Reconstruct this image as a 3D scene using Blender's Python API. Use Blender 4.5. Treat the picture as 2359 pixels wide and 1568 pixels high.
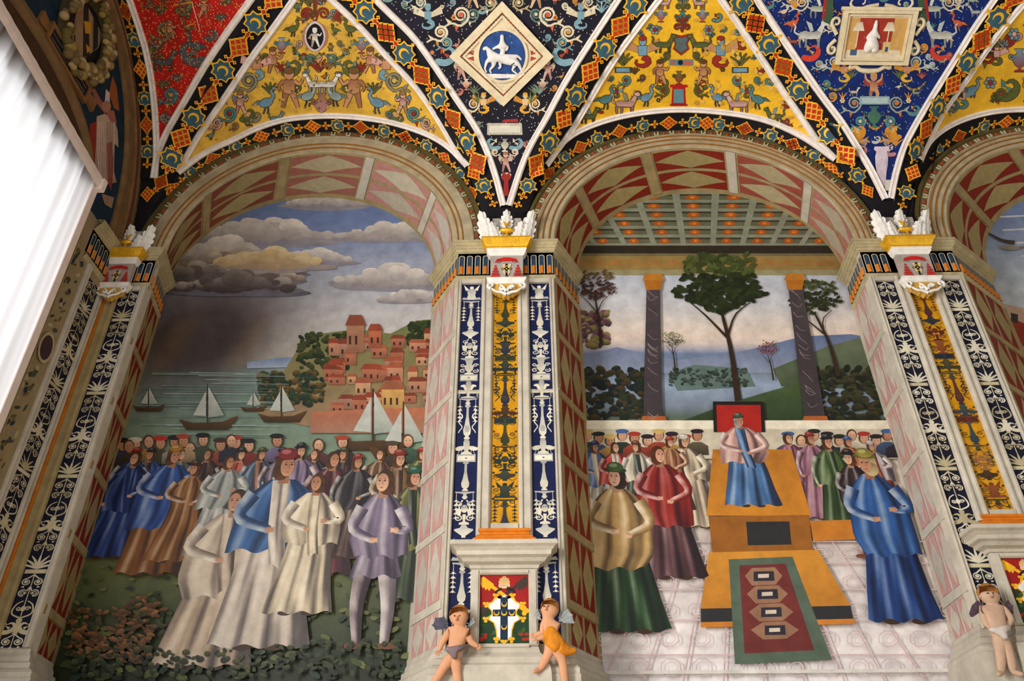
import bpy, bmesh, math, random
import numpy as np
from mathutils import Vector, Matrix

for _o in list(bpy.data.objects): bpy.data.objects.remove(_o)
SC = bpy.context.scene
COL = SC.collection
rnd = random.Random(7)

# ------------------------------------------------------------------ camera
F, EYE, DIST = 1795.0, 1.6, 6.2
_y, _p, _r = [math.radians(a) for a in (-1.211, 33.614, -0.0948)]
FW = np.array([math.sin(_y)*math.cos(_p), math.cos(_y)*math.cos(_p), math.sin(_p)])
_rt = np.array([math.cos(_y), -math.sin(_y), 0.0]); _up = np.cross(_rt, FW)
RT = _rt*math.cos(_r) + _up*math.sin(_r)
UP = _up*math.cos(_r) - _rt*math.sin(_r)
CAM = np.array([0.0, -DIST, EYE])
cd = bpy.data.cameras.new('camera'); cd.sensor_width = 36.0; cd.lens = F/2359*36.0
cam = bpy.data.objects.new('camera', cd); COL.objects.link(cam); SC.camera = cam
cam.matrix_world = Matrix(((RT[0], UP[0], -FW[0], CAM[0]), (RT[1], UP[1], -FW[1], CAM[1]),
                           (RT[2], UP[2], -FW[2], CAM[2]), (0, 0, 0, 1)))

# ------------------------------------------------------------------ light
wd = bpy.data.worlds.new('world'); SC.world = wd; wd.use_nodes = True
wd.node_tree.nodes['Background'].inputs[0].default_value = (1.0, 0.972, 0.94, 1)
wd.node_tree.nodes['Background'].inputs[1].default_value = 0.9
def area(name, loc, rot, sx, sy, power, col):
    l = bpy.data.lights.new(name, 'AREA'); l.shape = 'RECTANGLE'; l.size = sx; l.size_y = sy
    l.energy = power; l.color = col
    o = bpy.data.objects.new(name, l); COL.objects.link(o); o.location = loc; o.rotation_euler = rot
    return o
# daylight outside the two windows of the short wall on the left
area('window_daylight', (-4.95, -2.05, EYE+2.6), (0, -math.pi/2, 0), 5.4, 2.5, 62, (0.93, 0.96, 1.0))
area('window_daylight_near', (-4.7, -5.6, EYE+2.6), (0, -math.pi/2, 0), 5.0, 2.2, 950, (1.0, 0.97, 0.93))
SC.view_settings.view_transform = 'Standard'; SC.view_settings.look = 'None'
SC.view_settings.exposure = 0.12; SC.view_settings.gamma = 1.0
SC.view_settings.use_curve_mapping = False

# ------------------------------------------------------------------ rays and surfaces
def rays(px):
    px = np.asarray(px, float).reshape(-1, 2)
    return FW + RT*((px[:, :1]-1179.5)/F) + UP*((784-px[:, 1:])/F)
def W(x, y, dep=0.0):
    D = rays([(x, y)])[0]; return CAM + D*((DIST+dep)/D[1])
def Lw(x, y, X=-4.25):
    D = rays([(x, y)])[0]; return CAM + D*(X/D[0])
def pj(P):
    v = np.asarray(P, float)-CAM; z = v@FW
    return np.stack([1179.5+F*(v@RT)/z, 784-F*(v@UP)/z], -1)
def surf_wall(dep):
    def f(px):
        D = rays(px); P = CAM + D*((DIST+dep)/D[:, 1:2]); return P, np.tile([0., -1, 0], (len(P), 1))
    return f
XL = -4.25
def surf_left(X=XL):
    def f(px):
        D = rays(px); P = CAM + D*(X/D[:, 0:1]); return P, np.tile([1., 0, 0], (len(P), 1))
    return f
def surf_frame(O, ex, ey, n):
    O, ex, ey, n = [np.asarray(a, float) for a in (O, ex, ey, n)]
    def f(uv):
        uv = np.asarray(uv, float).reshape(-1, 2)
        return O + uv[:, :1]*ex + uv[:, 1:]*ey, np.tile(n, (len(uv), 1))
    return f
# the vault: one barrel profile rising from the wall, cut by a cross vault over each arch
VZ, VH, VA, WA = EYE+5.4, 2.25, 2.5, 2.1
def prof(m):
    m = np.clip(m/VA, 0, 1); return VZ + VH*np.sqrt(np.maximum(1-(1-m)**2, 0))
BAYS = [(-2.25, 1.79, EYE+7.05), (1.842, 1.805, EYE+6.985), (5.93, 1.805, EYE+6.96)]
ZAP = float(prof(np.array(WA)))
def H(x, y):
    dy = np.minimum(-y, 7.2+y); z = prof(np.maximum(dy, 0)); out = z.copy()
    t = np.clip(dy/WA, 0, 1)
    for xc, w, zc0 in BAYS:
        half = np.maximum(w*(1-t), 1e-6); s = (x-xc)/half
        zc = zc0 + (ZAP-zc0)*t
        zz = z + (zc-z)*np.sqrt(np.maximum(1-s*s, 0))
        out = np.maximum(out, np.where(np.abs(s) < 1, zz, z))
    return out
def vnormal(P):
    e = 0.004; x, y = P[:, 0], np.minimum(P[:, 1], -e*1.5)
    gx = (H(x+e, y)-H(x-e, y))/(2*e); gy = (H(x, y+e)-H(x, y-e))/(2*e)
    n = np.stack([gx, gy, -np.ones_like(gx)], -1)
    return n/np.linalg.norm(n, axis=1, keepdims=True)
def surf_vault(px):
    D = rays(px); n = len(D)
    tw = (DIST)/D[:, 1]                      # wall plane
    tl = np.where(D[:, 0] < 0, XL/np.minimum(D[:, 0], -1e-9), 1e9)
    tmax = np.minimum(tw, tl)
    lo = np.full(n, 3.0); hi = tmax.copy(); found = np.zeros(n, bool); step = 0.06
    t = np.full(n, 3.0)
    for _ in range(220):
        t2 = np.minimum(t+step, tmax); P = CAM + D*t2[:, None]
        g = P[:, 2] > H(P[:, 0], P[:, 1])
        new = g & ~found
        lo = np.where(new, t, lo); hi = np.where(new, t2, hi); found |= g; t = t2
        if found.all() or (t >= tmax-1e-9).all(): break
    for _ in range(22):
        m = (lo+hi)/2; P = CAM + D*m[:, None]; g = P[:, 2] > H(P[:, 0], P[:, 1])
        hi = np.where(found & g, m, hi); lo = np.where(found & ~g, m, lo)
    tt = np.where(found, hi, tmax); P = CAM + D*tt[:, None]
    N = vnormal(P)
    N = np.where((~found & (tl < tw))[:, None], np.array([1., 0, 0]), N)
    N = np.where((~found & (tl >= tw))[:, None], np.array([0., -1, 0]), N)
    return P, N

# ------------------------------------------------------------------ materials
def lin(c):
    return tuple(((v/255)/12.92 if v/255 <= .04045 else (((v/255)+.055)/1.055)**2.4) for v in c[:3])
MATS = {}
def mat(name, c=None, rough=.75, metal=0.0, var=.18, scale=9.0, bump=.12, attr=False, spec=.25, bscale=40):
    if name in MATS: return MATS[name]
    m = bpy.data.materials.new(name); m.use_nodes = True; nt = m.node_tree; N = nt.nodes; Lk = nt.links
    b = N['Principled BSDF']; b.inputs['Roughness'].default_value = rough; b.inputs['Metallic'].default_value = metal
    b.inputs['Specular IOR Level'].default_value = spec
    tc = N.new('ShaderNodeTexCoord'); n1 = N.new('ShaderNodeTexNoise'); n1.inputs['Scale'].default_value = scale
    n1.inputs['Detail'].default_value = 4; n1.inputs['Roughness'].default_value = .65
    Lk.new(tc.outputs['Object'], n1.inputs['Vector'])
    r = N.new('ShaderNodeMapRange'); r.inputs[1].default_value = .3; r.inputs[2].default_value = .7
    r.inputs[3].default_value = 1-var; r.inputs[4].default_value = 1+var*.6
    Lk.new(n1.outputs['Fac'], r.inputs[0])
    mx = N.new('ShaderNodeMix'); mx.data_type = 'RGBA'; mx.blend_type = 'MULTIPLY'; mx.inputs[0].default_value = 1
    if attr:
        a = N.new('ShaderNodeAttribute'); a.attribute_name = 'Col'; Lk.new(a.outputs['Color'], mx.inputs[6])
    else:
        mx.inputs[6].default_value = (*lin(c), 1)
    Lk.new(r.outputs[0], mx.inputs[7]); Lk.new(mx.outputs[2], b.inputs['Base Color'])
    if bump:
        n2 = N.new('ShaderNodeTexNoise'); n2.inputs['Scale'].default_value = bscale; n2.inputs['Detail'].default_value = 2.5
        Lk.new(tc.outputs['Object'], n2.inputs['Vector'])
        bp = N.new('ShaderNodeBump'); bp.inputs['Strength'].default_value = bump; bp.inputs['Distance'].default_value = .02
        Lk.new(n2.outputs['Fac'], bp.inputs['Height']); Lk.new(bp.outputs[0], b.inputs['Normal'])
    MATS[name] = m; return m
M_PAINT = mat('fresco_paint', attr=True, var=.16, scale=14, bump=.05, rough=.62)
M_FRESCO = mat('fresco_plaster_paint', attr=True, var=.22, scale=7, bump=.08, rough=.5, spec=.3)
M_STONE = mat('pale_stone', (190, 182, 166), var=.2, scale=6, bump=.15)
M_ARCH = mat('arch_stone', (172, 158, 128), var=.28, scale=6, bump=.15)
M_CAP = mat('capital_stone', (178, 165, 128), var=.25, scale=9, bump=.15)
M_OLIVE = mat('ochre_stone', (158, 140, 98), var=.25, scale=7, bump=.15)
M_BROWN = mat('brown_stone', (120, 92, 58), var=.3, scale=8, bump=.2)
M_ARCHSHADE = mat('arch_shadow_olive', (86, 74, 36), var=.3, scale=8)  # shade round the arches put into the colour
M_WHITE = mat('white_stucco', (236, 226, 218), var=.16, scale=11, bump=.3, bscale=25)
M_CARVED = mat('white_marble', (232, 228, 220), var=.16, scale=14, bump=.2)
M_GOLD = mat('gilding', (240, 182, 36), rough=.36, metal=.4, var=.25, scale=10, bump=.25, spec=.5)
M_GOLDG = mat('gold_ground', (240, 186, 40), rough=.42, metal=.12, var=.22, scale=5, bump=.3, bscale=30, spec=.4)
M_GOLDG2 = mat('worn_gold_ground', (228, 180, 62), rough=.45, metal=.1, var=.36, scale=3.5, bump=.3, bscale=30, spec=.4)
M_BLACK = mat('black_ground', (17, 13, 20), var=.3, scale=8, bump=.1)
M_NAVY = mat('navy_ground', (14, 24, 66), var=.3, scale=12, bump=.1)
M_INK = mat('dark_blue_ground', (16, 18, 40), var=.3, scale=12, bump=.1)
M_BLUE = mat('ultramarine_ground', (8, 36, 104), var=.5, scale=6, bump=.1)
M_SOOT = mat('worn_black_ground', (24, 20, 36), var=.5, scale=5, bump=.1)
M_RED = mat('crimson_ground', (190, 26, 16), var=.35, scale=5, bump=.1)
M_REDST = mat('red_porphyry', (132, 40, 22), var=.3, scale=16, bump=.05)
M_PINKST = mat('pink_marble', (206, 158, 150), var=.25, scale=12, bump=.05)
M_ORANGE = mat('orange_marble', (214, 120, 24), var=.25, scale=12, bump=.05)
M_FLUTEB = mat('flute_blue', (40, 62, 84), var=.25, scale=20)
M_CURT = None

# ------------------------------------------------------------------ object helpers
def put(o, parent=None, inv=True):
    COL.objects.link(o)
    if parent is not None:
        o.parent = parent
        if inv: o.matrix_parent_inverse = parent.matrix_world.inverted() if parent.type != 'EMPTY' else \
            (Matrix.Translation(parent.location) @ parent.rotation_euler.to_matrix().to_4x4()).inverted()
    return o
def tag(o, label=None, cat=None, group=None, kind=None):
    if label: o['label'] = label
    if cat: o['category'] = cat
    if group: o['group'] = group
    if kind: o['kind'] = kind
    return o
def thing(name, loc, label, cat, group=None, rz=0.0):
    o = bpy.data.objects.new(name, None); COL.objects.link(o); o.location = loc; o.rotation_euler = (0, 0, rz)
    o.empty_display_size = .1
    return tag(o, label, cat, group)
def mk(name, V, Fc, m, parent=None, inv=True, smooth=False, cols=None):
    me = bpy.data.meshes.new(name); me.from_pydata([tuple(map(float, v)) for v in V], [], Fc); me.materials.append(m)
    if cols is not None:
        ca = me.color_attributes.new('Col', 'FLOAT_COLOR', 'POINT')
        buf = np.ones((len(V), 4), np.float32); buf[:, :3] = np.asarray(cols, np.float32)
        ca.data.foreach_set('color', buf.ravel())
    if smooth: me.polygons.foreach_set('use_smooth', [True]*len(me.polygons))
    me.update()
    o = bpy.data.objects.new(name, me)
    if parent is None: COL.objects.link(o)
    else: put(o, parent, inv)
    return o
def inst(name, me, M, parent, inv=True):
    o = bpy.data.objects.new(name, me); put(o, parent, inv); o.matrix_basis = M; return o
class MB:
    def __init__(s): s.V = []; s.F = []
    def add(s, V, Fc):
        k = len(s.V); s.V += [tuple(v) for v in V]; s.F += [tuple(i+k for i in f) for f in Fc]; return s
    def box(s, x0, x1, y0, y1, z0, z1):
        V = [(x, y, z) for x in (x0, x1) for y in (y0, y1) for z in (z0, z1)]
        return s.add(V, [(0, 1, 3, 2), (4, 6, 7, 5), (0, 4, 5, 1), (2, 3, 7, 6), (0, 2, 6, 4), (1, 5, 7, 3)])
    def obj(s, name, m, parent=None, inv=True, smooth=False): return mk(name, s.V, s.F, m, parent, inv, smooth)
def grid_faces(n, m, k=0):
    return [(k+i*m+j, k+(i+1)*m+j, k+(i+1)*m+j+1, k+i*m+j+1) for i in range(n-1) for j in range(m-1)]
def sweep_plan(path, prof_, closed_top=True):
    """path: plan points (x,y) walked left to right as seen from the room; prof_: [(out, z)...] top to bottom"""
    pts = [np.array(p, float) for p in path]; n = len(pts); nr = []
    for i in range(n):
        ds = []
        if i > 0: d = pts[i]-pts[i-1]; ds.append(d/np.linalg.norm(d))
        if i < n-1: d = pts[i+1]-pts[i]; ds.append(d/np.linalg.norm(d))
        ns = [np.array([d[1], -d[0]]) for d in ds]
        if len(ns) == 2:
            b = ns[0]+ns[1]; b = b/max(1e-6, b@b)*2 if b@b > .2 else ns[0]
            nr.append(b)
        else: nr.append(ns[0])
    V = []; k = len(prof_)
    for p, m in zip(pts, nr):
        for o, z in prof_: V.append((p[0]+m[0]*o, p[1]+m[1]*o, z))
    return V, grid_faces(n, k)
def catmull(pts, n):
    pts = np.asarray(pts, float)
    P = np.vstack([2*pts[0]-pts[1], pts, 2*pts[-1]-pts[-2]])
    d = np.concatenate([[0], np.cumsum(np.linalg.norm(np.diff(pts, axis=0), axis=1))])
    out = []
    for s in np.linspace(0, d[-1], n):
        i = min(max(int(np.searchsorted(d, s, 'right'))-1, 0), len(pts)-2)
        t = (s-d[i])/max(1e-9, d[i+1]-d[i]); p0, p1, p2, p3 = P[i:i+4]
        out.append(.5*((2*p1)+(-p0+p2)*t+(2*p0-5*p1+4*p2-p3)*t*t+(-p0+3*p1-3*p2+p3)*t**3))
    return np.array(out)

# ------------------------------------------------------------------ flat painting on a surface
class Paint:
    def __init__(s, surf, base=.002, dk=3e-5):
        s.surf = surf; s.off = base; s.dk = dk; s.P = []; s.C = []; s.O = []; s.F = []; s.n = 0
        s.M = [np.eye(3)]; s.ol = None; s.jit = .06
    def push(s, x, y, sc=1.0, rot=0.0, flip=False, sy=None):
        c, n = math.cos(rot), math.sin(rot); sx = -sc if flip else sc; sy = sc if sy is None else sy
        s.M.append(s.M[-1] @ np.array([[c*sx, -n*sy, x], [n*sx, c*sy, y], [0, 0, 1.]]))
    def pop(s): s.M.pop()
    def emit(s, pts, faces, cols, raw=False):
        pts = np.asarray(pts, float)
        M = s.M[-1]; q = pts@M[:2, :2].T + M[:2, 2]
        s.P.append(q); s.C.append(np.asarray(cols, float)); s.O.append(np.full(len(q), s.off))
        s.F += [tuple(i+s.n for i in f) for f in faces]; s.n += len(q); s.off += s.dk
    def col(s, c, n):
        k = 1+rnd.uniform(-s.jit, s.jit); return np.tile(np.array(lin(c))*k, (n, 1))
    def poly(s, pts, c, c2=None):
        """c2: second colour at the lowest points (a painted gradient)"""
        pts = np.asarray(pts, float)
        if s.ol:
            ce = pts.mean(0); d = pts-ce; L = np.linalg.norm(d, axis=1, keepdims=True)+1e-9
            s._face(ce+d*(1+s.ol[1]/L), s.ol[0])
        s._face(pts, c, c2)
    def _face(s, pts, c, c2=None):
        cc = s.col(c, len(pts))
        if c2 is not None:
            y = pts[:, 1]; t = ((y-y.min())/max(1e-9, np.ptp(y)))[:, None]; cc = cc*(1-t)+s.col(c2, len(pts))*t
        s.emit(pts, [tuple(range(len(pts)))], cc)
    def ell(s, cx, cy, rx, ry, c, rot=0, n=14, c2=None):
        a = np.arange(n)*2*math.pi/n; x = rx*np.cos(a); y = ry*np.sin(a)
        cr, sr = math.cos(rot), math.sin(rot)
        s.poly(np.stack([cx+x*cr-y*sr, cy+x*sr+y*cr], -1), c, c2)
    def stroke(s, pts, w0, w1, c, sm=0, wm=None):
        pts = np.asarray(pts, float)
        if sm: pts = catmull(pts, sm)
        n = len(pts); t = np.gradient(pts, axis=0); t /= np.linalg.norm(t, axis=1, keepdims=True)+1e-9
        nn = np.stack([-t[:, 1], t[:, 0]], -1); u = np.linspace(0, 1, n)[:, None]
        w = w0+(w1-w0)*u
        if wm is not None: w = w + (wm-(w0+w1)/2)*(4*u*(1-u))
        def em(w, c):
            q = np.concatenate([pts+nn*w/2, pts-nn*w/2])
            s.emit(q, [(i, i+1, n+i+1, n+i) for i in range(n-1)], s.col(c, 2*n))
        if s.ol: em(w+2*s.ol[1], s.ol[0])
        em(w, c)
    def spiral(s, cx, cy, r, turns, w, c, start=0.0, dirn=1, tail=None):
        n = int(10*turns)+6; a = np.linspace(0, turns*2*math.pi, n); rr = r*(1-.86*a/a[-1])
        pts = np.stack([cx+rr*np.cos(start+dirn*a), cy+rr*np.sin(start+dirn*a)], -1)
        if tail is not None: pts = np.vstack([catmull([tail, (np.array(tail)+pts[0])/2+np.array([0, 0]), pts[0]], 5)[:-1], pts])
        s.stroke(pts, w, w*.45, c)
        return pts
    def lathe(s, x, prof_, c, c2=None):
        """symmetric silhouette: prof_ [(y, halfwidth)...]"""
        L = [(x-h, y) for y, h in prof_]; R = [(x+h, y) for y, h in prof_][::-1]
        s.poly(L+R, c, c2)
    def grid(s, x0, x1, y0, y1, nx, ny, fn):
        X, Y = np.meshgrid(np.linspace(x0, x1, nx), np.linspace(y0, y1, ny), indexing='ij')
        pts = np.stack([X.ravel(), Y.ravel()], -1)
        cols = np.array([lin(fn((x-x0)/(x1-x0), (y-y0)/(y1-y0))) for x, y in pts])
        s.emit(pts, grid_faces(nx, ny), cols)
    def build(s, name, m, parent=None, inv=True):
        P, N = s.surf(np.vstack(s.P)); O = np.concatenate(s.O)
        return mk(name, P+N*O[:, None], s.F, m, parent, inv, cols=np.vstack(s.C))
def mix(a, b, t): return tuple(a[i]*(1-t)+b[i]*t for i in range(3))
# ------------------------------------------------------------------ painted ornament motifs (unit height, y up)
def at(P, x, y, h, flip=False, rot=0.0):
    P.push(x, y, h, rot, flip, sy=h*getattr(P, 'ys', -1))
def putto(P, skin, hair=(120, 80, 40), wing=None, sash=None, pose=0):
    dk = mix(skin, (90, 40, 20), .35)
    if wing:
        P.poly([(-.06, .68), (-.3, .86), (-.36, .7), (-.3, .55), (-.12, .56)], wing, mix(wing, (40, 40, 60), .4))
        P.poly([(.06, .68), (.3, .86), (.36, .7), (.3, .55), (.12, .56)], wing, mix(wing, (40, 40, 60), .4))
    a = .12 if pose == 0 else -.1
    P.stroke([(-.07, .42), (-.11, .22), (-.09-a*.5, .02)], .15, .07, dk, 6)
    P.stroke([(.07, .42), (.14, .24), (.1+a, .03)], .15, .07, skin, 6)
    P.poly([(-.13, .7), (.13, .7), (.14, .55), (.13, .4), (0, .36), (-.13, .4), (-.14, .55)], skin, dk)
    if pose == 0:
        P.stroke([(-.13, .68), (-.25, .55), (-.2, .42)], .09, .05, dk, 5)
        P.stroke([(.13, .68), (.26, .6), (.34, .74)], .09, .05, skin, 5)
    else:
        P.stroke([(-.12, .68), (-.26, .78), (-.3, .98)], .09, .05, skin, 5)
        P.stroke([(.12, .68), (.26, .78), (.3, .98)], .09, .05, skin, 5)
    if sash: P.poly([(-.15, .46), (.15, .5), (.15, .4), (-.14, .34)], sash)
    P.ell(0, .85, .12, .14, skin); P.ell(0, .93, .125, .08, hair)
def bird(P, c, c2=(60, 50, 40)):
    P.stroke([(-.02, .3), (-.05, .12), (-.1, 0)], .03, .03, c2); P.stroke([(.06, .3), (.08, .12), (.05, 0)], .03, .03, c2)
    P.poly([(-.5, .3), (-.2, .34), (-.05, .26), (.1, .3), (-.1, .48), (-.3, .46)], mix(c, c2, .4))
    P.ell(0, .4, .24, .15, c, .35, c2=mix(c, c2, .3))
    P.stroke([(.16, .48), (.26, .64), (.18, .8), (.26, .9)], .12, .06, c, 8)
    P.ell(.28, .9, .07, .055, c); P.poly([(.33, .93), (.46, .87), (.33, .87)], (200, 150, 60))
def beast(P, c, wing=None):
    d = mix(c, (30, 25, 20), .4)
    for x, k in ((-.32, -.06), (-.2, .05), (.2, .08), (.32, -.03)): P.stroke([(x, .4), (x+k, .2), (x+k*.5, 0)], .11, .05, d, 5)
    P.stroke([(-.38, .45), (-.55, .55), (-.5, .75), (-.6, .85)], .07, .03, c, 7)
    P.poly([(-.42, .5), (-.25, .58), (.1, .55), (.35, .64), (.42, .5), (.3, .32), (0, .3), (-.36, .34)], c, d)
    if wing: P.poly([(0, .55), (-.15, .95), (.05, .85), (.12, .6)], wing)
    P.stroke([(.32, .56), (.42, .75), (.44, .84)], .2, .12, c, 5)
    P.ell(.5, .86, .13, .085, c, -.3); P.poly([(.42, .92), (.4, 1.02), (.48, .94)], d)
def dolphin(P, c, c2=(200, 120, 60)):
    P.stroke([(-.5, .15), (-.2, .1), (.1, .25), (.2, .55), (0, .75), (-.2, .65)], .3, .05, c, 12, wm=.26)
    P.ell(-.5, .16, .17, .14, c); P.poly([(-.1, .3), (-.3, .55), (.0, .45)], c2)
    P.poly([(-.2, .65), (-.4, .8), (-.25, .55), (-.4, .5)], c2)
def vase(P, c, c2):
    P.lathe(0, [(0, .2), (.06, .2), (.1, .06), (.18, .05), (.25, .16), (.45, .27), (.6, .24), (.68, .12), (.78, .1), (.84, .2), (.88, .2)], c, c2)
    for f in (-1, 1): P.spiral(f*.32, .6, .12, 1.3, .05, c2, 0 if f < 0 else math.pi, f)
def scrolls(P, c, w=.06, c2=None):
    for f in (-1, 1):
        P.spiral(f*.28, .3, .2, 1.6, w, c, math.pi if f > 0 else 0, -f, tail=(0, .05))
        P.spiral(f*.2, .75, .15, 1.4, w*.9, c2 or c, math.pi if f > 0 else 0, f, tail=(0, .4))
    P.stroke([(0, 0), (0, 1)], w, w*.6, c)
def scroll1(P, c, w=.09, c2=None):
    P.stroke([(-.5, .05), (-.2, .2), (.1, .1), (.35, .3)], w*.6, w, c, 8)
    P.spiral(.12, .5, .3, 2.0, w, c, -.8, 1)
    P.ell(.12, .5, .09, .09, c2 or c)
    P.poly([(-.3, .12), (-.45, .4), (-.2, .25)], c); P.poly([(-.1, .1), (-.05, -.12), (.05, .08)], c2 or c)
def spray(P, c, n=5, w=.09):
    for i in range(n):
        a = math.pi/2+(i-(n-1)/2)*.42
        P.stroke([(0, 0), (.4*math.cos(a), .5*math.sin(a)), (.75*math.cos(a)+.12*math.copysign(1, math.cos(a)) if abs(math.cos(a)) > .05 else 0, .9*math.sin(a))], w, w*.4, c, 6, wm=w*1.3)
def tablet(P, c, c2):
    P.poly([(-.5, 0), (.5, 0), (.5, .35), (-.5, .35)], c2); P.poly([(-.44, .05), (.44, .05), (.44, .3), (-.44, .3)], c)
def shieldm(P, c, c2):
    o = [(-.35, 1), (-.42, .8), (-.28, .55), (-.38, .3), (0, 0), (.38, .3), (.28, .55), (.42, .8), (.35, 1), (0, .9)]
    P.poly(o, c2); P.poly([(x*.78, .1+y*.78) for x, y in o], c)
def harpy(P, skin, wing, tail):
    P.stroke([(0, .35), (.2, .2), (.05, .05), (-.2, .1), (-.18, .25)], .2, .04, tail, 10)
    P.poly([(-.1, .62), (-.5, .9), (-.55, .6), (-.12, .45)], wing); P.poly([(.1, .62), (.5, .9), (.55, .6), (.12, .45)], wing)
    P.poly([(-.14, .68), (.14, .68), (.12, .38), (-.12, .38)], skin); P.ell(0, .82, .11, .13, skin); P.ell(0, .91, .11, .07, tail)
def flower(P, c, c2):
    for k in range(6): P.ell(.3*math.cos(k*1.047), .3*math.sin(k*1.047), .24, .16, c, k*1.047)
    P.ell(0, 0, .2, .2, c2)
def swag(P, x0, y0, x1, y1, sag, cols, r):
    for i in range(15):
        t = i/14; P.ell(x0+(x1-x0)*t, y0+(y1-y0)*t+sag*4*t*(1-t), r*(.7+1.2*t*(1-t)), r*(.7+1.2*t*(1-t)), cols[i % len(cols)], n=8)

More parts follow.
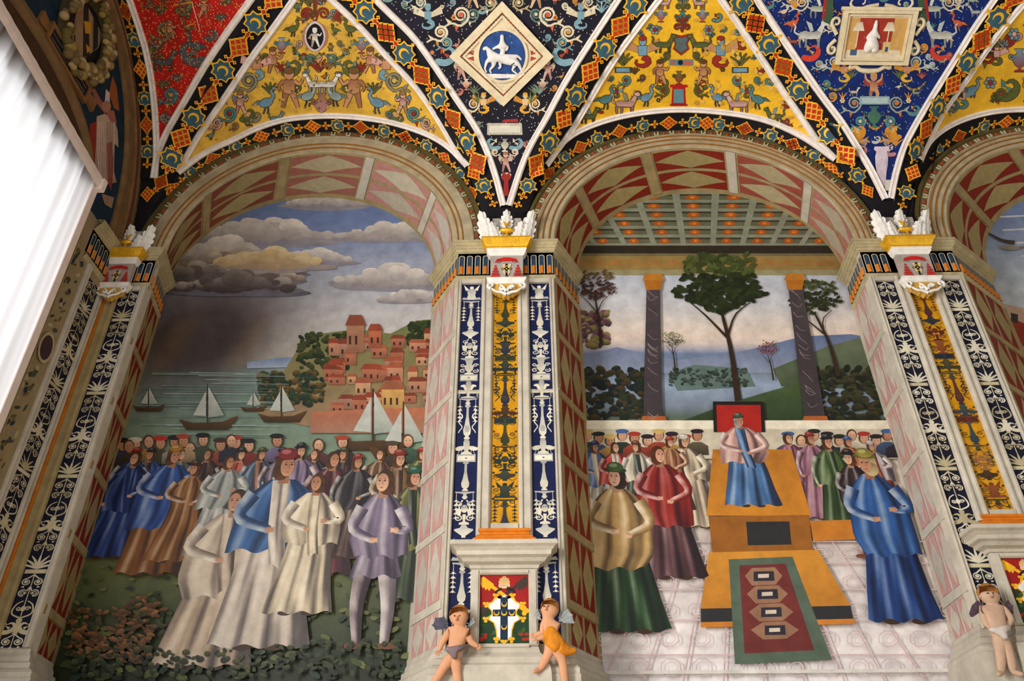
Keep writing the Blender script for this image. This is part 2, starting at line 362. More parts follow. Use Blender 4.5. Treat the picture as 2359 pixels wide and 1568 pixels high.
# ------------------------------------------------------------------ long ornament strips (metres, v up)
def candelabrum(P, w, L, cols, seed, rich=False):
    """stacked vases, plates, masks and balusters along a strip of width w and length L (v from 0 to L)"""
    r = random.Random(seed); v = L; k = 0
    seq = ['figure', 'plate', 'spindle', 'bowl', 'mask', 'urn', 'tablet', 'pair', 'plate', 'spindle2', 'birds', 'tablet', 'spindle', 'plate', 'mask', 'bowl']
    C = lambda: cols[r.randrange(len(cols))]
    sh = lambda c: mix(c, (30, 40, 70), .3) if not rich else mix(c, (200, 150, 40), .15)
    P.ys = 1; sq = .6 if rich else .74; L = L/sq; v = L; P.push(0, 0, 1.0, sy=sq); vlast = v
    while v > .06:
        if rich and vlast-v > .01:
            cc = C(); vm = (v+vlast)/2
            for f in (-1, 1):
                P.spiral(f*w*.3, vm, .03, 1.4, .009, cc, f, f); P.ell(f*w*.42, vm+.05, .011, .016, C(), n=7); P.stroke([(f*w*.1, vm-.04), (f*w*.3, vm-.07), (f*w*.44, vm-.03)], .008, .004, cc, 6)
        vlast = v
        e = seq[k % len(seq)]; k += 1; c = C(); W2 = w*.42
        if e == 'figure':
            h = min(.27, v); at(P, 0, v-h, h)
            P.poly([(-.08, .65), (-.3, .98), (-.22, .6)], c); P.poly([(.08, .65), (.3, .98), (.22, .6)], c)
            P.lathe(0, [(.05, .3), (.12, .3), (.14, .17), (.35, .13), (.5, .16), (.66, .14), (.72, .06)], c, sh(c)); P.ell(0, .79, .075, .09, c)
            P.poly([(-.36, .05), (-.3, .2), (-.14, .16), (-.14, .05)], sh(c)); P.poly([(.36, .05), (.3, .2), (.14, .16), (.14, .05)], sh(c)); P.pop()
            v -= h
        elif e == 'plate':
            h = .1; P.lathe(0, [(v-h, W2*.12), (v-h*.75, W2*.3), (v-h*.55, W2*.15), (v-h*.35, W2*.2), (v-h*.2, W2), (v-h*.08, W2)], c, sh(c)); v -= h
            for f in (-1, 1):
                P.stroke([(f*W2*.85, v+.09), (f*W2*.85, v-.22)], .004, .004, c)
                for q in range(5):
                    P.ell(f*W2*.85, v-.02-q*.05, .011+.006*(q % 2), .014, c, n=7)
                    P.stroke([(f*W2*.85-.022, v-.03-q*.05), (f*W2*.85, v-.012-q*.05), (f*W2*.85+.022, v-.03-q*.05)], .006, .006, c)
        elif e in ('spindle', 'spindle2'):
            h = .36 if e == 'spindle' else .46
            P.lathe(0, [(v-h, W2*.3), (v-h*.96, W2*.3), (v-h*.93, W2*.14), (v-h*.86, W2*.36), (v-h*.74, W2*.42), (v-h*.6, W2*.28), (v-h*.35, W2*.14), (v-h*.08, W2*.12), (v-h*.05, W2*.3), (v, W2*.3)], c, sh(c))
            if e == 'spindle2':
                for f in (-1, 1):
                    q = [(f*W2*(.72+.2*math.sin(i*1.3)), v-.05-i*.03) for i in range(12)]; P.stroke(q, .014, .008, c)
                P.lathe(0, [(v-h*.8, W2*.2), (v-h*.72, W2*.3), (v-h*.62, W2*.15)], sh(c))
            v -= h
        elif e == 'bowl':
            h = .15; P.lathe(0, [(v-h, W2*.2), (v-h*.85, W2*.2), (v-h*.7, W2*.5), (v-h*.45, W2*.95), (v-h*.35, W2*.95), (v-h*.25, W2*.4), (v, W2*.2)], c, sh(c)); v -= h
        elif e == 'mask':
            h = .3
            for f in (-1, 1):
                P.spiral(f*W2*.62, v-h*.75, .036, 1.4, .014, c, math.pi/2, f, tail=(f*W2*.5, v-h*.3)); P.spiral(f*W2*.6, v-h*.18, .03, 1.3, .012, c, -math.pi/2, -f, tail=(f*W2*.2, v-.01))
                P.poly([(f*W2*.25, v-h*.4), (f*W2*.9, v-h*.35), (f*W2*.8, v-h*.6), (f*W2*.4, v-h*.66)], c)
            P.ell(0, v-h*.38, W2*.33, .048, c, c2=sh(c)); P.ell(-W2*.12, v-h*.33, .007, .005, (60, 60, 70), n=6); P.ell(W2*.12, v-h*.33, .007, .005, (60, 60, 70), n=6)
            P.lathe(0, [(v-h, W2*.5), (v-h*.93, W2*.5), (v-h*.88, W2*.12), (v-h*.6, W2*.18)], c); v -= h
        elif e == 'urn':
            h = .24
            P.lathe(0, [(v-h, W2*.5), (v-h*.93, W2*.5), (v-h*.88, W2*.12), (v-h*.75, W2*.4), (v-h*.5, W2*.55), (v-h*.42, W2*.3), (v-h*.15, W2*.45), (v-h*.06, W2), (v, W2)], c, sh(c))
            for f in (-1, 1): P.spiral(f*W2*.72, v-h*.45, .026, 1.4, .011, c, 0, f); P.spiral(f*W2*.7, v-h*.8, .03, 1.3, .012, c, 1, -f)
            v -= h
        elif e == 'tablet':
            h = .1; P.poly([(-W2, v-h), (W2, v-h), (W2, v), (-W2, v)], sh(c)); P.poly([(-W2*.88, v-h*.82), (W2*.88, v-h*.82), (W2*.88, v-h*.2), (-W2*.88, v-h*.2)], c); P.ell(0, v-h*.5, .012, .012, sh(sh(c)), n=8); v -= h
        elif e == 'pair':
            h = .24
            for f in (-1, 1):
                at(P, f*W2*.62, v-h, .2, flip=f > 0); beast(P, c); P.pop()
            P.lathe(0, [(v-h, W2*.8), (v-h*.95, W2*.8), (v-h*.9, W2*.1), (v-h*.5, W2*.2), (v-h*.1, W2*.3), (v, W2*.2)], c, sh(c)); v -= h
        else:
            h = .2
            for f in (-1, 1):
                at(P, f*W2*.68, v-h, .19, flip=f > 0); bird(P, c, sh(c)); P.pop()
            P.lathe(0, [(v-h, W2*.6), (v-h*.9, W2*.5), (v-h*.8, W2*.2), (v-h*.4, W2*.34), (v, W2*.24)], c, sh(c)); v -= h
    P.pop()
def arabesque(P, w, L, cols, seed):
    """dense paired tendrils on a strip"""
    r = random.Random(seed); P.ys = 1; sq = .74; L = L/sq; P.push(0, 0, 1.0, sy=sq); v = L-.01; k = 0; W2 = w*.44
    P.stroke([(0, 0), (0, L)], .008, .008, cols[0])
    while v > .08:
        c = cols[r.randrange(len(cols))]; e = k % 6; k += 1
        if e in (0, 3):
            h = .26
            for f in (-1, 1):
                P.spiral(f*W2*.52, v-h*.3, W2*.44, 1.9, .013, c, math.pi/2 if f > 0 else math.pi/2, -f, tail=(0, v))
                P.spiral(f*W2*.52, v-h*.74, W2*.44, 1.9, .013, c, -math.pi/2, f, tail=(0, v-h*.5))
                P.ell(f*W2*.52, v-h*.3, .014, .014, c, n=7); P.poly([(f*W2*.9, v-h*.5), (f*W2*.6, v-h*.46), (f*W2*.6, v-h*.55)], c)
            v -= h
        elif e == 1:
            h = .17; at(P, 0, v-h, h); spray(P, c, 7, .1); P.pop(); P.lathe(0, [(v-h, W2*.3), (v-h*.85, W2*.12), (v-h*.6, W2*.2)], c); v -= h
        elif e == 2:
            h = .07; P.poly([(-W2, v-h*.8), (W2, v-h*.8), (W2, v-h*.15), (-W2, v-h*.15)], mix(c, (150, 140, 90), .3)); P.poly([(-W2*.9, v-h*.68), (W2*.9, v-h*.68), (W2*.9, v-h*.28), (-W2*.9, v-h*.28)], c); v -= h
        elif e == 4:
            h = .2
            for f in (-1, 1):
                P.stroke([(0, v-h), (f*W2*.9, v-h*.75), (f*W2*.75, v-h*.3), (f*W2*.2, v-h*.1)], .016, .01, c, 10)
                P.spiral(f*W2*.4, v-h*.5, W2*.26, 1.5, .011, c, 0, f)
            P.ell(0, v-h*.5, W2*.22, .03, c); v -= h
        else:
            h = .16
            for f in (-1, 1):
                at(P, f*W2*.55, v-h, .15, flip=f > 0); dolphin(P, c, c); P.pop()
            P.lathe(0, [(v-h, W2*.25), (v-h*.5, W2*.12), (v-h*.1, W2*.3), (v, W2*.1)], c); v -= h
    P.pop()

# ------------------------------------------------------------------ coat of arms in a panel (metres): centre x, base y, half width, height
def crescent(P, x, y, r, c, ground, rot=0.0):
    a = np.linspace(rot+math.pi*1.05-.9-.35, rot+math.pi*1.95+.9+.35, 15)
    o = [(x+r*math.cos(t), y+r*math.sin(t)) for t in a]
    cx, cy, r2 = x+r*.32*math.cos(rot+math.pi/2), y+r*.32*math.sin(rot+math.pi/2), r*.78
    a2 = np.linspace(rot+math.pi*1.95+.72+.3, rot+math.pi*1.05-.72-.3, 15)
    i = [(cx+r2*math.cos(t), cy+r2*math.sin(t)) for t in a2]
    n = 15; P.emit(o+i[::-1], [(k, k+1, n+k+1, n+k) for k in range(n-1)], P.col(c, 30))
def arms(P, hw, h):
    red, grn, gold, blue, wh = (150, 22, 20), (26, 56, 30), (228, 172, 30), (18, 42, 66), (226, 224, 226)
    P.poly([(-hw, h*.52), (hw, h*.52), (hw, h), (-hw, h)], red); P.poly([(-hw, 0), (hw, 0), (hw, h*.52), (-hw, h*.52)], grn)
    for i in range(26):
        x, y = rnd.uniform(-hw*.9, hw*.9), rnd.uniform(.02, h*.45); P.ell(x, y, hw*.12, hw*.07, mix(grn, (90, 110, 50), rnd.random()*.6), rnd.random()*3, n=7)
    for f in (-1, 1):                         # red blossoms below
        for q in range(4): P.ell(f*hw*.8+rnd.uniform(-.03, .03), h*.1+rnd.uniform(-.02, .02), .018, .012, (170, 34, 24), n=7)
    def key(f, c):
        P.stroke([(f*-hw*.62, h*.86), (f*hw*.85, h*.47)], hw*.14, hw*.14, c)
        P.poly([(f*-hw*.95, h*.96), (f*-hw*.85, h*.98), (f*-hw*.42, h*.86), (f*-hw*.62, h*.76), (f*-hw*.7, h*.8), (f*-hw*.75, h*.77), (f*-hw*.84, h*.82), (f*-hw*.88, h*.8), (f*-hw*.98, h*.86)], c)
        for k in range(3): P.ell(f*hw*(.85+.07*math.cos(k*2.1)), h*.47+hw*.12*math.sin(k*2.1), hw*.1, hw*.1, c, n=9)
    key(-1, (60, 46, 40)); key(1, gold)
    P.lathe(0, [(h*.8, hw*.16), (h*.83, hw*.24), (h*.88, hw*.22), (h*.9, hw*.24), (h*.94, hw*.15), (h*.985, hw*.05)], (222, 200, 170), (190, 140, 120))
    for q in (.84, .89, .94): P.stroke([(-hw*.2, h*q), (hw*.2, h*q)], .008, .008, gold)
    P.stroke([(-hw*.1, h*.8), (-hw*.35, h*.74), (-hw*.3, h*.66)], .02, .012, (34, 26, 30), 7); P.stroke([(hw*.1, h*.8), (hw*.4, h*.76), (hw*.35, h*.68)], .03, .015, (34, 26, 30), 7)
    o = [(0, .7), (.18, .645), (.34, .668), (.42, .6), (.62, .56), (.6, .52), (.46, .465), (.45, .42), (.6, .372), (.58, .345), (.38, .3), (.29, .2), (.27, .09), (0, .03)]
    def outl(k, d):
        R = [(x*hw*k, h*(.365+(y-.365)*d)) for x, y in o]; return R+[(-x, y) for x, y in R[::-1][1:-1]]
    def fill(pts, c, n=14):                   # symmetric outline filled as left-right quads
        m = len(o); R = pts[:m]; L = [(-x, y) for x, y in R]
        P.emit(R+L, [(i, i+1, m+i+1, m+i) for i in range(m-1)], P.col(c, 2*m))
    fill(outl(1.14, 1.05), gold); fill(outl(1.0, 1.0), wh)
    P.stroke([(0, h*.665), (0, h*.05)], hw*.3, hw*.3, blue); ym = h*.44
    P.stroke([(-hw*.46, ym), (hw*.46, ym)], hw*.27, hw*.27, blue)
    for x, y in ((0, ym), (-hw*.31, ym), (hw*.31, ym), (0, h*.57), (0, h*.24)): crescent(P, x, y, hw*.115, gold, blue)
    for x, y in ((-.34, .69), (.34, .69), (-.74, .565), (.76, .565), (-.74, .35), (.76, .35), (-.3, .06), (.3, .06), (0, .025)):
        for k in range(3): P.ell(x*hw+.014*math.cos(k*2.1+.5), y*h+.014*math.sin(k*2.1+.5), .014, .012, gold, n=8)
# ------------------------------------------------------------------ the room shell
E_ = EYE
b = MB(); b.box(-4.6, 8.6, .72, 1.0, 0, E_+8.3); b.box(-4.25, 8.6, -.34, .72, 0, E_+.93)
tag(b.obj('wall_back', M_STONE), kind='structure')
b = MB(); b.box(8.6, 8.8, -7.4, 1.0, 0, E_+8.3); tag(b.obj('shade_wall_right', M_STONE), kind='structure')  # unseen end wall, added close in to darken the right-facing jambs
b = MB(); b.box(-4.6, 8.6, -7.4, .72, -.1, 0)
tag(b.obj('floor', mat('tile_floor', (196, 176, 146), var=.3, scale=3)), kind='structure')
b = MB()
for y0, y1, z0, z1 in ((-.86, .72, 0, E_+8.3), (-4.4, -3.24, 0, E_+8.3), (-7.4, -6.8, 0, E_+8.3), (-3.24, -.86, 0, .9), (-3.24, -.86, E_+5.62, E_+8.3), (-6.8, -4.4, 0, .9), (-6.8, -4.4, E_+5.62, E_+8.3)):
    b.box(-4.62, XL, y0, y1, z0, z1)
tag(b.obj('wall_left', mat('left_plaster', (150, 132, 104), var=.25, scale=5)), kind='structure')
gx, gy = np.linspace(XL, 8.6, 150), -np.concatenate([[0.0005, .004, .012, .03, .06], np.linspace(.1, 7.2, 90)])
X, Y = np.meshgrid(gx, gy, indexing='ij'); P = np.stack([X.ravel(), Y.ravel(), H(X.ravel(), Y.ravel())], -1)
P = P - vnormal(P)*.02
tag(mk('ceiling', P, grid_faces(150, 95), M_BLACK, smooth=True), kind='structure')

# ------------------------------------------------------------------ arches over the three bays
def ring_pt(outer, inner, r, th, y):
    xc, a, bb, z0 = [outer[i]+(inner[i]-outer[i])*r for i in range(4)]
    return (xc+a*math.cos(th), y, E_+z0+bb*math.sin(th))
ARCH = [((-2.25, 1.79, 1.76, 5.3), (-2.25, 1.503, 1.446, 5.3), (-2.463, 1.495, 1.34, 5.29)),
        ((1.842, 1.805, 1.68, 5.3), (1.86, 1.547, 1.417, 5.3), (2.03, 1.465, 1.30, 5.31)),
        ((5.93, 1.805, 1.66, 5.28), (5.95, 1.547, 1.40, 5.28), (6.49, 1.465, 1.30, 5.26))]
NT = 72
TH = np.linspace(0, math.pi, NT)
me_egg = None
def egg_mesh():
    bm = bmesh.new(); bmesh.ops.create_uvsphere(bm, u_segments=8, v_segments=5, radius=1)
    for v in bm.verts: v.co = Vector((v.co.x*.017, v.co.y*.012, v.co.z*.021))
    me = bpy.data.meshes.new('egg'); bm.to_mesh(me); bm.free(); return me
ME_EGG = egg_mesh(); ME_EGG.materials.append(mat('egg_red', (150, 66, 34)))
def dart_mesh():
    b = MB()
    for s in (-1, 1):
        b.box(s*.017-.005, s*.017+.005, -.012, 0, -.018, .018)
    b.box(-.02, .02, -.01, 0, -.022, -.014)
    me = bpy.data.meshes.new('dart'); me.from_pydata(b.V, [], b.F); me.materials.append(mat('dart_pale', (188, 176, 140))); return me
ME_DART = dart_mesh()
def lozenge(P, th0, th1, v0, v1, red, field, n=9):
    P.grid(th0, th1, v0, v1, n, 3, lambda u, v: red)
    ths = np.linspace(th0, th1, n); vm = (v0+v1)/2; hw = (v1-v0)/2*.96
    up = [(t, vm+hw*(1-abs(2*i/(n-1)-1))) for i, t in enumerate(ths)]; dn = [(t, vm-hw*(1-abs(2*i/(n-1)-1))) for i, t in enumerate(ths)]
    P.off += .0012
    P.emit(up+dn, [(i, i+1, n+i+1, n+i) for i in range(n-1)], P.col(field, 2*n))
RED0, FLD0, RED_LIT, FLD_LIT = (126, 34, 18), (158, 142, 94), (194, 146, 138), (188, 180, 166)  # second red and field pair: window light painted in as paler colour
def build_arch(k, label, straps, lit_blend, ropes, thmax=math.pi):
    O, I, Bk = ARCH[k]
    t = thing('stone_arch', (O[0], 0, E_+5.3), label, 'arch')
    def ring(name, prof_, m, smooth=False):
        V = [ring_pt(O, I, r, th, y) for th in TH for r, y in prof_]
        return mk(name, V, grid_faces(NT, len(prof_)), m, t, smooth=smooth)
    ring('shadow_moulding', [(-.2, .0), (-.18, -.03), (-.06, -.028), (-.03, -.012), (0, -.012)], M_ARCHSHADE)  # dark ring painted for the shadow line between arch and vault
    ring('egg_and_dart_band', [(0, -.012), (.02, -.02), (.2, -.02), (.22, -.03)], mat('egg_band', (104, 84, 52)))
    n = 62
    for i in range(n):
        th = math.pi*(i+.5)/n
        p = Vector(ring_pt(O, I, .11, th, -.022)); q = Vector(ring_pt(O, I, .11, th+.01, -.022))
        ex = (q-p).normalized(); ez = Vector((0, -1, 0)).cross(ex) * -1
        M = Matrix((( ex.x, 0, ez.x, p.x), (ex.y, 1, ez.y, p.y), (ex.z, 0, ez.z, p.z), (0, 0, 0, 1)))
        o = inst('egg' if i % 2 else 'dart', ME_EGG if i % 2 else ME_DART, M @ Matrix.Scale(1.15, 4), t)
    prof_ = [(.22, -.03), (.27, -.034)]
    last = .27
    for r in ropes+[1.0]:
        prof_ += [(last+.01, -.034+.03*last), (r-.04, -.034+.03*last), (r-.02, -.03+.03*r)]; last = r
    prof_ += [(1.0, 0.0), (1.0, .02)]
    ring('fascia', prof_, M_ARCH)
    for r in ropes:
        ring('rope_moulding', [(r-.035, -.036+.03*r), (r-.02, -.046+.03*r), (r+.01, -.046+.03*r), (r+.03, -.03+.03*r)], mat('rope_gold', (150, 98, 36), var=.35, scale=40))
    def surf(tv):
        tv = np.asarray(tv, float).reshape(-1, 2); th, v = tv[:, 0], tv[:, 1]
        xc, a, bb, z0 = [I[i]+(Bk[i]-I[i])*v for i in range(4)]
        P = np.stack([xc+a*np.cos(th), .0+.55*v, E_+z0+bb*np.sin(th)], -1)
        N = np.stack([-np.cos(th)/a, 0*th, -np.sin(th)/bb], -1); N /= np.linalg.norm(N, axis=1, keepdims=True)
        return P, N
    uv = np.array([(th, v) for th in TH for v in np.linspace(0, 1.1, 6)]); Pp, _ = surf(uv)
    mk('soffit', Pp, grid_faces(NT, 6), M_OLIVE, t, smooth=True)
    ed = [math.radians(a) for a in straps]
    for i in range(len(ed)-1):
        a0, a1 = max(ed[i]+.05, .01), min(ed[i+1]-.05, math.pi-.01)
        if a1-a0 < .06: continue
        red, fld = mix(RED0 if k else (118, 56, 36), RED_LIT, lit_blend[i]), mix(FLD0, FLD_LIT, lit_blend[i])  # painted light: panels turn paler towards the right end of the arch
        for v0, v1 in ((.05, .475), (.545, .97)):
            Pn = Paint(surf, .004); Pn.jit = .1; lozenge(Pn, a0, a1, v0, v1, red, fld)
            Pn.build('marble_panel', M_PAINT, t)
    # raised straps between the panels
    for a in ed:
        if not .03 < a < math.pi-.03: continue
        q = np.array([(a+d, v) for v in np.linspace(.0, 1, 5) for d in (-.035, .035)]); Pq, Nq = surf(q)
        V = np.vstack([Pq+Nq*.012, Pq-Nq*.01]); Fc = grid_faces(5, 2)
        Fc = Fc + [(i*2, i*2+2, 10+i*2+2, 10+i*2) for i in range(4)] + [(i*2+1, 10+i*2+1, 10+i*2+3, i*2+3) for i in range(4)]
        mk('strap', V, Fc, M_STONE if a < 1.4 else M_OLIVE, t)  # straps share the painted light, paler on the right
    return t
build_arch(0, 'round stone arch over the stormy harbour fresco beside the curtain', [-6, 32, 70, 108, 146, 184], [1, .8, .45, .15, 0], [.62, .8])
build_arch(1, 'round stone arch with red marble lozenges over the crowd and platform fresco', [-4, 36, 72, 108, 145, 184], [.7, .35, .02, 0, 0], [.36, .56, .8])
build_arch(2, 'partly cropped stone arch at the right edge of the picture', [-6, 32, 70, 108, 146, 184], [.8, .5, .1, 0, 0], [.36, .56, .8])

# ------------------------------------------------------------------ pilasters
def flute_meshes():
    n = 7; w, h, w2 = .021, .235, .02
    V = [(-w, 0, 0), (w, 0, 0)] + [(w*math.cos(a), 0, h-w+w*math.sin(a)) for a in np.linspace(0, math.pi, n)]
    me = bpy.data.meshes.new('flute'); 
    Vb = [(x, -.004, z) for x, y, z in V]; k = len(V)
    me.from_pydata(Vb, [], [tuple(range(k))]); me.materials.append(M_FLUTEB)
    # orange cable in the lower third
    m = 6; Vc = [(w*.9*math.cos(a), -.004-.02*math.sin(a), z) for z in (0, .1) for a in np.linspace(math.pi, 0, m)]
    mc = bpy.data.meshes.new('cable'); mc.from_pydata(Vc, [], [(i, i+1, m+i+1, m+i) for i in range(m-1)]+[tuple(range(m, 2*m))]); mc.materials.append(M_ORANGE)
    # raised frame round the flute
    o = [(x*1.45, -.0, z if z < .01 else z+.01) for x, y, z in V]
    Vf = [(x*1.05, -.012, z) for x, y, z in V]+[(x, -.012, z) for x, y, z in o]
    mf = bpy.data.meshes.new('flute_frame'); mf.from_pydata(Vf, [], [(i, i+1, k+i+1, k+i) for i in range(1, k-1)]+[(k-1, 0, k, 2*k-1)]); mf.materials.append(M_STONE)
    return me, mc, mf
ME_FL, ME_CB, ME_FF = flute_meshes()
def vmould(x0, x1, z0, z1, d=.03):
    pr = [(0, .0), (.06, -d*.7), (.16, -d), (.3, -d), (.36, -d*.6), (.64, -d*.6), (.7, -d), (.84, -d), (.94, -d*.7), (1, 0)]
    V = [(x0+(x1-x0)*u, y, z) for z in (z0, z1) for u, y in pr]; n = len(pr)
    return V, [(i, i+1, n+i+1, n+i) for i in range(n-1)]+[tuple(range(n)), tuple(range(2*n-1, n-1, -1))]
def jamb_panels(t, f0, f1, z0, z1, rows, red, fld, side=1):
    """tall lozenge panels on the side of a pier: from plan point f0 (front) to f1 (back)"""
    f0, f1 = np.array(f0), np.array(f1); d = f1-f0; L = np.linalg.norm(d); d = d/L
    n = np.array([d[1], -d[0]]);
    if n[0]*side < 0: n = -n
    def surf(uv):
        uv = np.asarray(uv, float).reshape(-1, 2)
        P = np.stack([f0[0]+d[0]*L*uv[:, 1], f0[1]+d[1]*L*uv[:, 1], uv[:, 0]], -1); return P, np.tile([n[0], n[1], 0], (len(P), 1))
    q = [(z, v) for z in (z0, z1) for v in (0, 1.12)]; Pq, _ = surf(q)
    mk('jamb', Pq, [(0, 1, 3, 2)], M_OLIVE if red == RED0 else M_STONE, t)  # paler ground on the jamb with light painted into its lozenges
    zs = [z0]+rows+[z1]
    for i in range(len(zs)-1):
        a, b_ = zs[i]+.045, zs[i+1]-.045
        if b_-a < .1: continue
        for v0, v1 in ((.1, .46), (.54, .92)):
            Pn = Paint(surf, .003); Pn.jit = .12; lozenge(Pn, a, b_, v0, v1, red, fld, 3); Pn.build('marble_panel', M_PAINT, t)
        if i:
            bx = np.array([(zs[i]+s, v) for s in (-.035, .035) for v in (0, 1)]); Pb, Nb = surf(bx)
            mk('strap', np.vstack([Pb+Nb*.01, Pb]), [(0, 1, 3, 2), (0, 2, 6, 4), (1, 5, 7, 3), (0, 4, 5, 1), (2, 3, 7, 6)], M_STONE if red != RED0 else M_OLIVE, t)  # strap colour follows the painted light of its jamb
ROWS = [1.66, 2.275, 2.905, 3.551, 4.214]
def capital(t, path, zf, skip=None, spans=None):
    cp = thing_part('capital', t)
    pr = [(.0, 5.33), (.08, 5.325), (.082, 5.3), (.066, 5.296), (.064, 5.27), (.046, 5.262), (.044, 5.245), (.026, 5.24), (.024, 5.215), (.0, 5.205), (0, 4.905), (.022, 4.9), (.024, 4.88), (.012, 4.868), (.01, 4.85), (0, 4.845)]
    V, Fc = sweep_plan(path, [(o, zf(z)) for o, z in pr])
    V += [(p[0], p[1]+.0, zf(5.33)) for p in path]; k = len(V)-len(path); n = len(pr)
    Fc += [(i*n, (i+1)*n, k+i+1, k+i) for i in range(len(path)-1)]
    c = mk('capital', V, Fc, M_CAP, t)
    zh = (zf(5.17)-zf(4.92))/.25
    for s in range(len(path)-1):
        p, q = np.array(path[s]), np.array(path[s+1]); L = np.linalg.norm(q-p); d = (q-p)/L
        out = np.array([d[1], -d[0]]); m = max(1, int(round(L/.082)))
        if L < .25 and spans is None: continue
        for i in range(m):
            u = (i+.5)/m; pos = p+(q-p)*u+out*.0015
            if skip and skip[0] < pos[0] < skip[1] and pos[1] < .02: continue
            M = Matrix(((d[0], -out[0], 0, pos[0]), (d[1], -out[1], 0, pos[1]), (0, 0, zh, zf(4.922)), (0, 0, 0, 1)))
            inst('flute', ME_FL, M, c, False); inst('cable', ME_CB, M, c, False); inst('flute_frame', ME_FF, M, c, False)
    return c
def thing_part(n, t): return None
def base_moulding(t, path, zf, zb=.76):
    pr = [(0, 1.36), (.012, 1.345), (.012, 1.32), (.03, 1.29), (.035, 1.255), (.06, 1.24), (.062, 1.2), (.085, 1.19), (.11, 1.165), (.11, 1.13), (.12, 1.12), (.12, zb)]
    V, Fc = sweep_plan(path, [(o, zf(z)) for o, z in pr]); return mk('base', V, Fc, M_STONE, t)
def strip(t, O, ex, n, w, z0, z1, ground, painter):
    O = np.array(O, float); ex = np.array(ex, float); n = np.array(n, float)
    V = [O+ex*s*w/2+np.array([0, 0, z]) for s in (-1, 1) for z in (z0, z1)]
    g = mk('ornament_strip', V, [(0, 2, 3, 1)], ground, t)
    Pn = Paint(surf_frame(O+np.array([0, 0, z0]), ex, (0, 0, 1), n), .001, 1.2e-5); painter(Pn, w, z1-z0)
    Pn.build('painted_ornament', M_PAINT, g)
WHT = [(222, 216, 196), (206, 200, 180), (214, 206, 184)]
CRM = [(196, 184, 150), (180, 168, 134), (206, 196, 170)]
DRK = [(30, 44, 42), (52, 34, 24), (92, 34, 22), (28, 36, 54), (44, 48, 28)]
MIDC = [(120, 60, 30), (60, 60, 40), (70, 34, 40), (40, 60, 70), (150, 100, 60)]
def pilaster(xc, sc, zA, zB, backs, kind, label):
    zf = lambda z: E_+zA+zB*z
    t = thing('pilaster', (xc, 0, zf(.93)), label, 'pilaster')
    X = lambda u: xc+u*sc
    path = [(backs[0], .55), (X(-.49), 0), (X(.49), 0), (backs[1], .55)]
    b = MB(); b.box(X(-.49), X(.49), 0, .1, zf(1.0), zf(5.3)); b.obj('shaft', M_STONE, t)
    jamb_panels(t, path[1], path[0], zf(1.3), zf(4.9), [zf(z) for z in ROWS], RED_LIT, FLD_LIT, -1)  # left-facing jamb gets the colours with window light painted in
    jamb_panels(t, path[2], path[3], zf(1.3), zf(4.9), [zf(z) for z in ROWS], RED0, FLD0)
    for u0, u1, za, d in ((-.49, -.436, 1.32, .03), (-.24, -.116, 2.2, .04), (.114, .234, 2.2, .04), (.434, .49, 1.32, .03)):
        V, Fc = vmould(X(u0), X(u1), zf(za), zf(4.85), d); mk('frame_moulding', V, Fc, M_STONE, t)
    for u0, u1 in ((-.44, -.235), (-.116, .114), (.23, .44)):
        b = MB(); b.box(X(u0), X(u1), -.03, 0, zf(4.8), zf(4.85)); b.obj('frame_rail', M_STONE, t)
    for k, u in enumerate((-.338, .334)):
        if kind == 'candelabra': pf = lambda P, w, L, k=k: candelabrum(P, w, L, WHT, 3)
        else: pf = lambda P, w, L, k=k: arabesque(P, w, L, CRM+WHT, 5)
        strip(t, (X(u), -.003, 0), (1, 0, 0), (0, -1, 0), .198*sc, zf(1.32), zf(4.8), M_NAVY if kind == 'candelabra' else M_INK, pf)
    strip(t, (X(-.001), -.006, 0), (1, 0, 0), (0, -1, 0), .232*sc, zf(2.3), zf(4.8), mat('gold_strip_ground', (206, 146, 18), rough=.45, metal=.15, var=.3, scale=7), lambda P, w, L: candelabrum(P, w, L, DRK if kind == 'candelabra' else DRK+MIDC, 11 if kind == 'candelabra' else 12, True))
    b = MB(); b.box(X(-.116), X(.114), -.03, 0, zf(2.246), zf(2.3)); b.obj('frame_rail', M_STONE, t)
    # orange moulded sill and the pedestal
    w = .2*sc
    V, Fc = sweep_plan([(xc-w, 0), (xc-w, -.05), (xc+w, -.05), (xc+w, 0)], [(0, zf(2.25)), (.012, zf(2.245)), (.012, zf(2.225)), (.0, zf(2.215)), (.005, zf(2.195)), (.03, zf(2.18)), (.03, zf(2.165)), (.05, zf(2.155)), (.052, zf(2.132)), (0, zf(2.13))]); mk('orange_sill', V, Fc, M_ORANGE, t)
    w = .25*sc
    b = MB(); b.box(xc-w-.005, xc+w+.005, -.1, 0, zf(2.09), zf(2.132)); b.obj('pedestal_slab', M_STONE, t)
    V, Fc = sweep_plan([(xc-w, 0), (xc-w, -.06), (xc+w, -.06), (xc+w, 0)], [(0, zf(2.1)), (.17, zf(2.095)), (.175, zf(2.06)), (.15, zf(2.045)), (.125, zf(2.02)), (.12, zf(1.99)), (.09, zf(1.975)), (.07, zf(1.95)), (.03, zf(1.935)), (.02, zf(1.91)), (0, zf(1.905))]); mk('pedestal_cornice', V, Fc, M_STONE, t)
    b = MB(); b.box(xc-w, xc+w, -.05, 0, zf(1.3), zf(1.92)); ped = b.obj('pedestal', M_STONE, t)
    b = MB()
    for x0, x1, z0, z1 in ((-.26, -.19, 1.33, 1.905), (.19, .26, 1.33, 1.905), (-.19, .19, 1.865, 1.905), (-.19, .19, 1.31, 1.345)):
        b.box(X(x0), X(x1), -.075, -.05, zf(z0), zf(z1)); b.box(X(x0)+.012*(x1-x0 < .1), X(x1)-.012*(x1-x0 < .1), -.085, -.075, zf(z0)+.008, zf(z1)-.008)
    b.obj('pedestal_frame', M_STONE, t)
